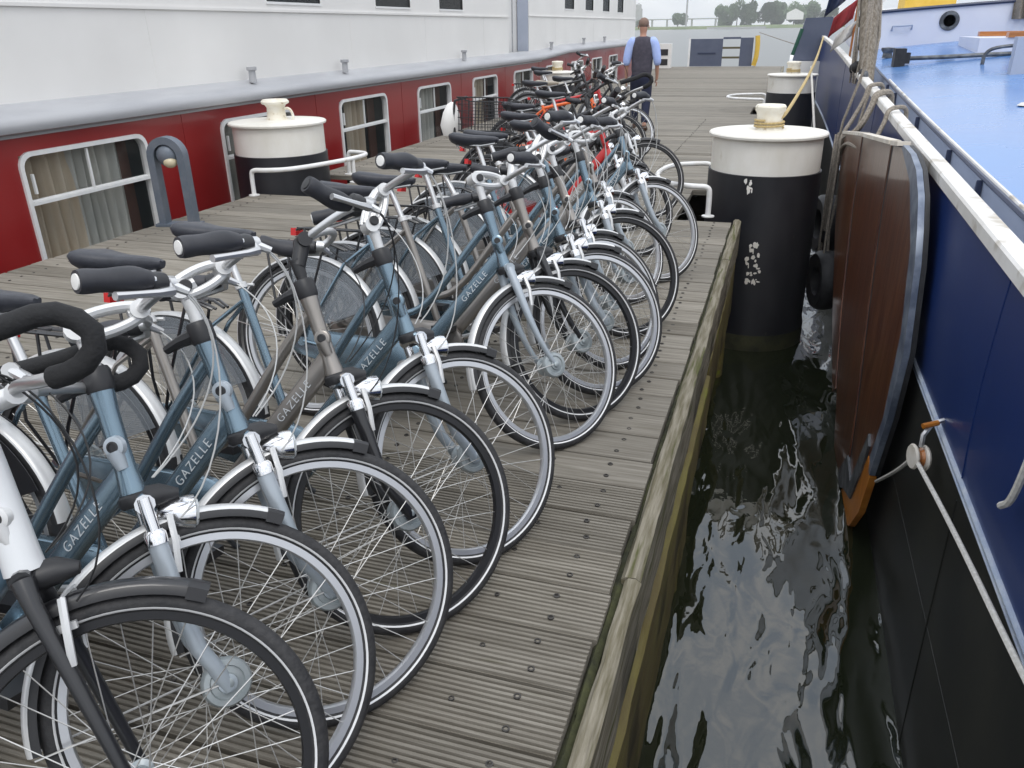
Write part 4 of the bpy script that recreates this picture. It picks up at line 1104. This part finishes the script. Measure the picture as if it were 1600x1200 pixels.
def basket_mesh():
    mb = MB(); x0, x1, y0, y1, z0, z1 = -1.42, -.99, -.17, .17, .79, 1.06
    def rect(z, k=0): return [(x0 - k, y0 - k, z), (x1 + k, y0 - k, z), (x1 + k, y1 + k, z), (x0 - k, y1 + k, z)]
    for i in range(6): mb.tube([V(p) for p in rect(z0 + (z1 - z0) * i / 5, .015 * i / 5)] + [V(rect(z0 + (z1 - z0) * i / 5, .015 * i / 5)[0])], .006 if i in (0, 5) else .003, n=5)
    for i in range(15):
        t = i / 14
        for y in (y0, y1): mb.tube([(x0 + (x1 - x0) * t, y, z0), (x0 + (x1 - x0) * t, y * 1.06, z1)], .003, n=4)
        mb.tube([(x0 + (x1 - x0) * t, y0, z0), (x0 + (x1 - x0) * t, y1, z0)], .003, n=4)
    for i in range(11):
        t = i / 10
        for x in (x0, x1): mb.tube([(x, y0 + (y1 - y0) * t, z0), (x, (y0 + (y1 - y0) * t) * 1.06, z1)], .003, n=4)
    return mb.mesh('wire_basket')

def bicycle(label, X, Y, th=2., steer=46., lean=12., paint=PAINT_BLUE, style='swan', fork='sprung', forkmat=None, rim=RIMSILV, bar='loop', stemmat=SILVPAINT,
            barmat=ALLOY, guard=SILVPAINT, collar=True, text=True, rack=PAINT_BLACK, coat=GUARD, case=None, cable=CABLEG, saddle=SADDLE, tall=0., basket=False, gripm=GRIP,
            light=True, hubk='dynamo', headpaint=None, ca=200., shift=0, lockm=None, refl=False):
    th, steer, lean = rad(th), rad(steer), rad(lean)
    S = M.Translation(BASE) @ M.Rotation(steer, 4, AX) @ M.Translation(-BASE)
    # settle: the turned front wheel and the rear wheel both touch the boards
    base = M.Translation((X, Y, 0)) @ M.Rotation(th, 4, 'Z') @ M.Rotation(-lean, 4, 'X')
    zmin = min((base @ S @ V((R * cos(2 * pi * i / 72), 0, R + R * sin(2 * pi * i / 72)))).z for i in range(72))
    pit = -zmin / 1.12
    mx = base @ M.Translation(RH) @ M.Rotation(-pit, 4, 'Y') @ M.Translation(-RH)
    zr = min((mx @ V((RH.x + R * cos(2 * pi * i / 72), 0, R + R * sin(2 * pi * i / 72)))).z for i in range(72))
    mx = M.Translation((0, 0, -zr + .001)) @ mx
    root = tag(empty('bicycle', mx=mx), label, 'bicycle', 'bicycles parked in a row on the pier')
    forkmat = forkmat or FORKGREY
    P = lambda nm, key, fn, m, par=root, mt=None: obj(nm, cached(key, fn), m, par, mt)
    fr = P('frame', 'frame' + style, lambda: frame_mesh(style), paint)
    if text: P('lettering', 'text', lettering_mesh, LETTER, fr, lettering_matrix())
    if headpaint:
        obj('head_sleeve', cached('sleeve', lambda: MB().tube([ax(HB - .002), ax(HB + .03), ax(HT - .03), ax(HT + .002)], [.036, .0345, .031, .030], n=16).mesh('head_sleeve')), headpaint, fr)
    if collar: P('headset_collar', 'collar', collar_mesh, BLACKPL)
    lk = P('steering_lock', 'lock', lock_mesh, lockm or paint); P('keyhole', 'lockeye', lockeye_mesh, BLACKPL, lk)
    fk = P('fork', 'fork' + fork, lambda: fork_mesh(fork), forkmat, root, S)
    if fork == 'sprung':
        P('stanchion', 'stan', stanchion_mesh, CHROME, fk)
    P('crown', 'crown', crown_mesh, BLACKPL, fk)
    wheel('front_wheel', root, S @ M.Translation(FH), rim, hubk)
    wheel('rear_wheel', root, M.Translation(RH) @ M.Rotation(.1, 4, 'Y'), rim, 'rear')
    g = P('front_mudguard', 'fguard', lambda: guard_mesh(FH, 77, 200), guard, root, S)
    P('trim', 'ftrim', lambda: guard_trim(FH, 77, 200), BLACKPL, g); P('stay', 'fstay', lambda: stays_mesh(True), SPOKE, g)
    g = P('rear_mudguard', 'rguard', lambda: guard_mesh(RH, 8, 196), guard)
    P('trim', 'rtrim', lambda: guard_trim(RH, 8, 196), BLACKPL, g); P('stay', 'rstay', lambda: stays_mesh(False), SPOKE, g)
    if coat: P('coat_guard', 'coat', coat_mesh, coat)
    if rack:
        rk = P('rear_rack', 'rack', rack_mesh, rack)
        P('tail_light', 'tail', lambda: MB().box((-1.385, 0, .755), (.028, .065, .034)).mesh('tail_light'), REDPL, rk)
    if light:
        hl = P('headlight', 'light', headlight_mesh, CHROME, root, S); P('lens', 'lens', lens_mesh, LENS, hl)
    P('rim_brake', 'brake', brake_mesh, SILVPAINT, root, S)
    sm = P('stem', 'stem' + bar, lambda: stem_mesh(bar), stemmat, root, S)
    if bar.startswith('loop'): P('bolt_cap', 'bolt' + bar, lambda: bolt_mesh(bar), BLACKPL, sm)
    hb = P('handlebar', 'bar' + bar, lambda: bar_mesh(bar), barmat, root, S)
    for s in (-1, 1):
        P('grip', f'grip{bar}{s}', lambda: grip_mesh(bar, s), FOAM if bar == 'horn' else gripm, hb)
        if bar != 'horn':
            P('grip_end', f'gend{bar}{s}', lambda: gripend_mesh(bar, s), WHITEPL if bar.startswith('loop') else BLACKPL, hb)
            P('shifter', f'shift{bar}{s}', lambda: shifter_mesh(bar, s), BLACKPL, hb)
            P('brake_lever', f'lever{bar}{s}', lambda: lever_mesh(bar, s), ALLOY, hb)
        else:
            P('brake_lever', f'lever{bar}{s}', lambda: lever_mesh('flat', s), ALLOY, hb)
    if shift: P('bell', 'bell' + bar, lambda: bell_mesh('flat' if bar == 'horn' else bar), BLACKPL if bar == 'black' else CHROME, hb)
    P('cables', 'cab' + bar, lambda: cables_mesh('flat' if bar == 'horn' else bar, 5), cable, root, S)
    sd = P('saddle', 'saddle', saddle_mesh, saddle, root, M.Translation(SADP + V((0, 0, tall))) @ M.Rotation(rad(-3), 4, 'Y') @ M.Diagonal((.92, .92, .82, 1)))
    P('seat_post', f'post{tall}', lambda: seatpost_mesh(tall), ALLOY)
    P('seat_clamp', 'clamp', clamp_mesh, SILVPAINT)
    P('chain_case', 'case', chaincase_mesh, case or paint)
    a = rad(ca); cr = P('crank', f'crank{ca}', lambda: crank_mesh(a), ALLOY)
    for s in (-1, 1):
        pd = P('pedal', f'pedal{ca}{s}', lambda: pedal_mesh(a, s), BLACKPL, cr)
    P('kickstand', 'kick', kick_mesh, LEEGREY)
    if refl: P('frame_reflector', 'refl', lambda: MB().box((-.93, -.072, .60), (.020, .010, .050), M.Rotation(rad(-14), 3, 'Y')).mesh('frame_reflector'), ORANGEPL)
    if basket: P('wire_basket', 'basket', basket_mesh, BLACKPL)
    return root

bicycle('nearest bicycle with white head tube, straight black fork and black foam bullhorn bars', -1.007, .68, -1, 39, 13.2, PAINT_BLUE2, 'twin', 'straight', PAINT_BLACK, RIMBLK, 'horn', SILVPAINT, guard=PAINT_BLACK, collar=False, text=False, headpaint=PAINT_WHITE, cable=CABLEB, rack=PAINT_BLACK, coat=GUARDBLK, hubk='plain', light=False, lockm=SILVPAINT)
bicycle('blue bicycle with silver rims, second in the row from the camera', -1.014, .927, -.7, 50, 16, PAINT_BLUE, 'twin', bar='loop_far', case=PAINT_BLUE, ca=215, lockm=FORKGREY)
bicycle('blue bicycle with silver rims, third in the row from the camera', -.95, 1.29, 3, 45, 12, PAINT_BLUE, 'twin', case=PAINT_BLUE, ca=190, rack=PAINT_BLACK, coat=GUARDBLK, lockm=FORKGREY)
bicycle('taupe grey bicycle with black fork, black rims and black stem, fourth in the row', -.91, 1.65, 2, 46, 14, PAINT_GREY, 'twin', 'sprung', PAINT_BLACK, RIMBLK, 'black', BLACKPL, case=PAINT_BLUE, cable=CABLEB, ca=230)
bicycle('blue bicycle with silver rims, fifth in the row, before the gap', -.85, 2.01, 0, 52, 12.5, PAINT_BLUE, 'twin', bar='loop_high', ca=170, refl=True)
bicycle('blue bicycle with curved pale rigid fork, sixth in the row, just past the gap', -.80, 2.83, 0, 50, 13, PAINT_BLUE, 'swan', 'rigid', FORKGREY, bar='loop_low', ca=240)
bicycle('taupe grey bicycle with black fork and black rims, seventh in the row', -.75, 3.13, 2, 46, 12, PAINT_GREY, 'swan', 'rigid', PAINT_BLACK, RIMBLK, 'black', SILVPAINT, ca=200)
bicycle('blue bicycle with silver rims, eighth in the row', -.71, 3.42, 1, 43, 11, PAINT_BLUE, 'swan', bar='loop_high', ca=150, shift=1, tall=.03)
bicycle('taupe grey bicycle with silver rims, ninth in the row', -.73, 3.73, 3, 50, 13.5, PAINT_GREY, 'swan', ca=210, tall=-.03)
bicycle('blue bicycle with black rims, tenth in the row', -.74, 4.22, 0, 41, 11, PAINT_BLUE, 'swan', rim=RIMBLK, bar='loop_low', ca=180, tall=.04)
bicycle('taupe grey bicycle with silver rims, eleventh in the row', -.85, 4.80, 4, 52, 13, PAINT_GREY, 'swan', rim=RIMSILV, ca=205)
bicycle('blue bicycle with front wheel nearest the white pile rail', -.73, 5.33, 1, 44, 11, PAINT_BLUE, 'swan', rim=RIMSILV, ca=200)
bicycle('white and red bicycle with pale sprung fork, behind the last blue one', -1.0, 5.95, 2, 40, 11, PAINT_RED, 'diamond', 'sprung', PAINT_WHITE, RIMBLK, 'flat', BLACKPL, guard=PAINT_BLACK, text=False, rack=PAINT_BLACK, coat=None, cable=CABLEB, ca=140)
bicycle('black bicycle with a wire basket on its rear rack', -1.25, 6.75, 2, 40, 10, PAINT_BLACK, 'swan', 'rigid', PAINT_BLACK, RIMBLK, 'black', BLACKPL, barmat=BLACKPL, guard=PAINT_BLACK, text=False, rack=PAINT_BLACK, coat=GUARDBLK, cable=CABLEB, basket=True, hubk='plain')
bicycle('black bicycle with curled bars, its thin front wheel seen beyond the row', -1.12, 7.25, 0, 25, 10, PAINT_BLACK, 'diamond', 'rigid', PAINT_WHITE, RIMBLK, 'horn', BLACKPL, guard=PAINT_BLACK, text=False, rack=PAINT_BLACK, coat=None, cable=CABLEB, tall=.06, hubk='plain')
bicycle('bright orange bicycle with a straight top tube', -1.75, 8.9, 0, 30, 9, PAINT_ORANGE, 'diamond', 'rigid', PAINT_BLACK, RIMBLK, 'flat', BLACKPL, barmat=BLACKPL, guard=PAINT_BLACK, text=False, rack=None, coat=None, cable=CABLEB, tall=.05, hubk='plain', light=False)
bicycle('orange-red bicycle with a pale saddle behind the bright orange one', -1.85, 9.75, 0, 30, 9, PAINT_RED, 'diamond', 'rigid', PAINT_BLACK, RIMBLK, 'flat', BLACKPL, barmat=BLACKPL, guard=PAINT_BLACK, text=False, rack=None, coat=None, cable=CABLEB, saddle=SADDLE2, hubk='plain', light=False)
bicycle('black bicycle with silver bars beyond the orange-red one', -1.9, 10.7, 0, 30, 9, PAINT_BLACK, 'swan', 'rigid', PAINT_BLACK, RIMSILV, 'loop', SILVPAINT, guard=PAINT_BLACK, text=False, rack=PAINT_BLACK, coat=None, cable=CABLEB)
bicycle('black bicycle with flat bars, second from the far end of the row', -2.6, 12.2, 0, 30, 9, PAINT_BLACK, 'diamond', 'rigid', PAINT_BLACK, RIMSILV, 'flat', ALLOY, guard=PAINT_BLACK, text=False, rack=None, coat=None, cable=CABLEB)
bicycle('dark bicycle at the far end of the row by the red hull', -3.0, 13.4, 0, 30, 9, PAINT_BLACK, 'swan', 'rigid', PAINT_BLACK, RIMSILV, 'black', ALLOY, guard=PAINT_BLACK, text=False, rack=PAINT_BLACK, coat=None, cable=CABLEB)

def bag():
    root = tag(empty('cloth_bag', (-2.86, 6.98, .70)), 'small white cloth bag with a dark strap hanging left of the wire basket', 'bag')
    obj('pouch', MB().tube([(0, 0, 0), (0, .01, .03), (.0, .0, .12), (.01, .0, .22), (.02, 0, .29), (.03, 0, .31)], [.02, .075, .095, .075, .045, .02], n=12), WHITEPL, root)
    obj('strap', MB().tube([(.06, -.06, .05), (.05, -.05, .2), (.06, -.03, .33), (.17, 0, .36)], .012, n=6), BLACKPL, root)
bag()

# ------------------------------------------------------------------ the man walking away
def skinned(name, verts, edges, radii, m, parent, root_i=0, sub=2):
    me = bpy.data.meshes.new(name); me.from_pydata(verts, edges, [])
    o = bpy.data.objects.new(name, me); col.objects.link(o)
    o.modifiers.new('skin', 'SKIN'); ss = o.modifiers.new('sub', 'SUBSURF'); ss.levels = sub
    for i, r in enumerate(radii):
        sv = me.skin_vertices[0].data[i]; sv.radius = r if isinstance(r, tuple) else (r, r); sv.use_root = (i == root_i)
    dg = bpy.context.evaluated_depsgraph_get(); dg.update()
    nm = bpy.data.meshes.new_from_object(o.evaluated_get(dg))
    bpy.data.objects.remove(o)
    nm.polygons.foreach_set('use_smooth', [True] * len(nm.polygons))
    nm.materials.clear(); nm.materials.append(None)
    return obj(name, nm, m, parent)
def man():
    root = tag(empty('person', mx=M.Translation((-2.31, 13.95, 0)) @ M.Rotation(rad(4), 4, 'Z')), 'person in dark vest, light blue shirt and navy trousers walking away', 'person')
    # y forward (away), x right
    J = dict(pel=(0, 0, .92), sp=(0, .0, 1.10), ch=(0, .0, 1.30), nk=(0, -.005, 1.46), n2=(0, .0, 1.52), hd=(0, .015, 1.58), ht=(0, .01, 1.69),
             ls=(-.175, 0, 1.39), le=(-.245, -.03, 1.11), lw=(-.25, .02, .88), lh=(-.245, .05, .79), rs=(.175, 0, 1.39), re=(.245, -.03, 1.11), rw=(.25, .03, .88), rh=(.245, .06, .79),
             lp=(-.09, 0, .88), lk=(-.10, .10, .50), la=(-.10, .12, .09), lt=(-.11, .27, .04), rp=(.09, 0, .88), rk=(.10, -.02, .49), ra=(.10, -.22, .12), rt=(.11, -.10, .04))
    names = list(J); I = {k: i for i, k in enumerate(names)}
    E_ = [('pel', 'sp'), ('sp', 'ch'), ('ch', 'nk'), ('nk', 'n2'), ('n2', 'hd'), ('hd', 'ht'), ('ch', 'ls'), ('ls', 'le'), ('le', 'lw'), ('lw', 'lh'), ('ch', 'rs'), ('rs', 're'), ('re', 'rw'), ('rw', 'rh'),
          ('pel', 'lp'), ('lp', 'lk'), ('lk', 'la'), ('la', 'lt'), ('pel', 'rp'), ('rp', 'rk'), ('rk', 'ra'), ('ra', 'rt')]
    rr = dict(pel=(.14, .10), sp=(.135, .095), ch=(.15, .10), nk=.055, n2=.052, hd=(.075, .092), ht=(.062, .075), ls=.055, le=.042, lw=.028, lh=(.038, .02), rs=.055, re=.042, rw=.028, rh=(.038, .02),
              lp=.085, lk=.055, la=.038, lt=.035, rp=.085, rk=.055, ra=.038, rt=.035)
    skinned('body', [J[k] for k in names], [(I[a], I[b]) for a, b in E_], [rr[k] for k in names], SKIN, root)
    for s in (-1, 1):
        hm = MB()
        for k in range(4): 
            p = V((s * (.245 + .0), .035 + .018 * k, .775)); hm.tube([p, p + V((s * .004, .004, -.04)), p + V((-s * .008, .012, -.075 + .006 * abs(k - 1.5)))], [.0095, .009, .0075], n=6)
        p = V((s * .235, .075, .815)); hm.tube([p, p + V((-s * .012, .028, -.03)), p + V((-s * .016, .032, -.06))], [.011, .0105, .008], n=6)
        obj('fingers', hm, SKIN, root)
        obj('ear', MB().sphere((s * .083, .012, 1.60), .024, 8, 6, (.4, .8, 1.2)), SKIN, root)
    hair = MB().sphere((0, .012, 1.655), .088, 16, 10, (.95, 1.08, .98)); 
    obj('hair', hair, HAIR, root)
    skinned('vest', [(0, 0, .86), (0, 0, 1.0), (0, 0, 1.15), (0, 0, 1.30), (0, -.005, 1.42), (0, -.005, 1.475)], [(i, i + 1) for i in range(5)], [(.185, .135), (.185, .135), (.185, .13), (.215, .135), (.185, .11), (.085, .08)], VEST, root)
    skinned('shirt', [(0, 0, .80), (0, 0, .92), (0, 0, 1.05)], [(0, 1), (1, 2)], [(.175, .13), (.175, .13), (.17, .125)], VEST, root)
    for s in (-1, 1):
        skinned('sleeve', [(s * .09, 0, 1.41), (s * .165, 0, 1.385), (s * .21, -.01, 1.28), (s * .248, -.03, 1.10), (s * .252, -.015, 1.02)], [(0, 1), (1, 2), (2, 3), (3, 4)], [.075, .098, .085, .068, .058], SHIRT, root)
    skinned('trousers', [(0, 0, .95), (0, 0, .86), (-.095, .01, .78), (-.10, .10, .50), (-.10, .11, .09), (.095, 0, .78), (.10, -.02, .49), (.10, -.21, .13)], [(0, 1), (1, 2), (2, 3), (3, 4), (1, 5), (5, 6), (6, 7)], [(.165, .125), (.165, .125), .105, .08, .065, .105, .08, .065], TROUSER, root)
    for (a, b, c_) in (((-.105, .08, .05), (-.11, .20, .045), (-.112, .31, .03)), ((.105, -.25, .10), (.11, -.15, .055), (.112, -.05, .035))):
        skinned('shoe', [a, b, c_], [(0, 1), (1, 2)], [(.05, .05), (.052, .045), (.04, .028)], SHOE, root)
man()

# ------------------------------------------------------------------ end of the pier and the far shore
def gate():
    y = 37.6; root = tag(empty('end_gate', (-2.85, y, 0)), 'slate blue barrier with open slats at the far end of the pier', 'gate')
    obj('solid_panel', MB().bbox((-1.32, -.04, .02), (.02, .04, 1.10)), GATE, root)
    obj('panel_frame', MB().bbox((-1.0, -.06, .5), (-.25, -.042, .56)), NAVY, root)
    obj('narrow_panel', MB().bbox((.74, -.04, .02), (1.26, .04, 1.13)), GATE, root)
    for z in (.32, .70, 1.08): obj('slat', MB().bbox((.022, -.03, z), (.738, .03, z + .08)), mat('weathered_slat', (.10, .085, .045), .8) if z < 1 else GATE, root)
    obj('white_post', MB().bbox((-1.40, -.05, 0), (-1.322, .05, 1.12)), TUBEWHT, root)
    simple('lifebuoy_cover', MB().tube(smooth([(-1.50, y - .12, .05), (-1.42, y - .15, .35), (-1.40, y - .15, .8), (-1.44, y - .12, 1.2)], 2), .10, n=10), YELLOW, 'yellow-orange canvas cover hanging at the right end of the gate', 'cover')
    c = tag(empty('service_cabinet', (-5.1, 36.5, 0)), 'small white cabinet with two black hatches left of the gate', 'cabinet')
    obj('body', MB().bbox((-.28, -.2, 0), (.28, .2, .95)), WHITEPL, c)
    for z in (.12, .5): obj('hatch', MB().bbox((-.16, -.215, z), (.16, -.202, z + .24)), BLACKPL, c)
gate()

def leaf_crown(seed, w, hgt, n, leaf):
    rng = random.Random(seed); mb = MB(); lobes = []
    for i in range(9): lobes.append((rng.uniform(-.36, .36) * w, rng.uniform(-.3, .3) * w, rng.uniform(.08, .80) * hgt, rng.uniform(.18, .32) * w))
    vs = []; fs = []
    for i in range(n):
        lx, ly, lz, lr = rng.choice(lobes)
        d = V((rng.gauss(0, 1), rng.gauss(0, 1), rng.gauss(0, 1))).normalized() * lr * rng.uniform(.6, 1.08)
        c = V((lx, ly, lz)) + V((d.x, d.y, d.z * .9))
        a = V((rng.gauss(0, 1), rng.gauss(0, 1), rng.gauss(0, 1))).normalized(); b = a.orthogonal().normalized()
        s = leaf * rng.uniform(.6, 1.3); k = len(vs)
        vs += [c - a * s, c - b * s * .7, c + a * s, c + b * s * .7]; fs.append((k, k + 1, k + 2, k + 3))
    return mb.add(vs, fs).mesh('crown', 5)
def far_shore():
    D = 900.
    # x for a pixel column at distance D is about (px-1243)/1244*D/0.95
    PXX = lambda px: (px - 1243) * D / 1180.
    ys = D - 6
    mb = MB(); n = 60; X0, X1 = -900, 700
    prof = [(0, WZ - .5), (4, .2), (14, 1.6), (26, 1.2), (400, 1.4)]
    vs = []
    rng = random.Random(2)
    for i in range(n + 1):
        x = X0 + (X1 - X0) * i / n
        for dy, z in prof: vs.append((x, ys + dy + 8 * sin(i * .7) + rng.uniform(-2, 2), z + (rng.uniform(-.2, .3) if z > 0 else 0)))
    k = len(prof)
    mb.add(vs, [(i * k + j, i * k + j + 1, i * k + k + j + 1, i * k + k + j) for i in range(n) for j in range(k - 1)])
    tag(obj('far_bank', mb, GRASS), kind='structure')
    crowns = [leaf_crown(s, 20, 18, 5200, .8) for s in range(4)]
    spots = [(1088, 18, .82, 'lone round tree on the far shore left of the mast'), (1147, 28, .85, 'dark pointed tree at the left end of the taller far trees'), (1165, 36, 1.05, 'tallest tree of the far clump above the end gate'), (1182, 30, .95, 'tree at the right end of the tallest far clump'),
             (1203, 29, 1.0, 'left tree of the long far tree line beside the boats'), (1222, 31, 1.15, 'second tree of the long far tree line beside the boats'), (1240, 31, 1.15, 'third tree of the long far tree line beside the boats'), (1258, 28, 1.05, 'fourth tree of the long far tree line, above the moored boat'),
             (1034, 10, .5, 'low bush beside the far tower'), (1280, 22, 1.0, 'far tree behind the barge flag')]
    for i, (px, hp, ws, lab) in enumerate(spots):
        hgt = hp * D / 1200.
        root = tag(empty('tree', (PXX(px), D + 30 + 12 * (i % 3), 1.2)), lab, 'tree', 'trees on the far shore')
        obj('trunk', MB().tube([(0, 0, 0), (.1, 0, hgt * .3), (0, .1, hgt * .6)], [.6, .45, .2], n=7).tube([(.1, 0, hgt * .3), (hgt * .18, 0, hgt * .55)], [.3, .12], n=5).tube([(.1, 0, hgt * .32), (-hgt * .16, 0, hgt * .6)], [.3, .12], n=5), BARK, root)
        obj('crown', crowns[i % 4], LEAF, root, M.Rotation(i * 1.1, 4, 'Z') @ M.Diagonal((ws, ws, hgt / 18., 1)))
    simple('radar_mast', MB().tube([(PXX(1104), D, 1), (PXX(1104), D, 29)], .9, n=8).bbox((PXX(1092), D - 1, 28.4), (PXX(1120), D + 1, 30.2)), CONC, 'slender T-shaped mast on the far shore', 'mast')
    simple('far_tower', MB().lathe([(5, 0), (4.4, 19), (3.4, 19.2), (3.2, 23), (.1, 25)], (PXX(1026), D + 60, 1), n=10), CONC, 'pale grey tower on the far shore at the left', 'tower')
    rng = random.Random(9)
    br = MB().bbox((PXX(1000), D + 90, 8.4), (PXX(1150), D + 94, 9.6))
    for px in (1004, 1040, 1062, 1098, 1132): br.bbox((PXX(px) - 1, D + 91, 0), (PXX(px) + 1, D + 93, 8.4))
    simple('far_bridge', br, CONC, 'low pale bridge across the far shore', 'bridge')
    simple('far_house', MB().prism([(-8, 0), (8, 0), (8, 6), (0, 10), (-8, 6)], lambda a, b, t: (PXX(1241) + a, t, 6 + b), D + 12, D + 24), SHIPWHT, 'white house among the far trees', 'house')
    simple('far_jetty', MB().bbox((PXX(1135), D - 26, WZ - .3), (PXX(1208), D - 22, .4)), CONC, 'low pale jetty in front of the far trees', 'jetty')
far_shore()
simple('far_mooring_line', MB().tube(smooth([(-1.4, 37.8, 1.32), (.2, 30, .95), (.5, 23.2, 1.05)], 3), .014, n=5), ROPE, 'thin mooring line crossing the water behind the gate', 'rope')

# ------------------------------------------------------------------ the air over the harbour
def haze():
    m = bpy.data.materials.new('harbour_haze'); m.use_nodes = True; nt = m.node_tree; nt.nodes.clear()
    out = nt.nodes.new('ShaderNodeOutputMaterial'); pv = nt.nodes.new('ShaderNodeVolumePrincipled')
    pv.inputs['Color'].default_value = (.98, .99, 1, 1); pv.inputs['Density'].default_value = HAZE; pv.inputs['Anisotropy'].default_value = .2
    nt.links.new(pv.outputs[0], out.inputs['Volume'])
    o = obj('haze', MB().bbox((-3100, -260, WZ - 1.8), (3100, 4100, 48)), m); o['kind'] = 'stuff'
HAZE = .0003
haze()
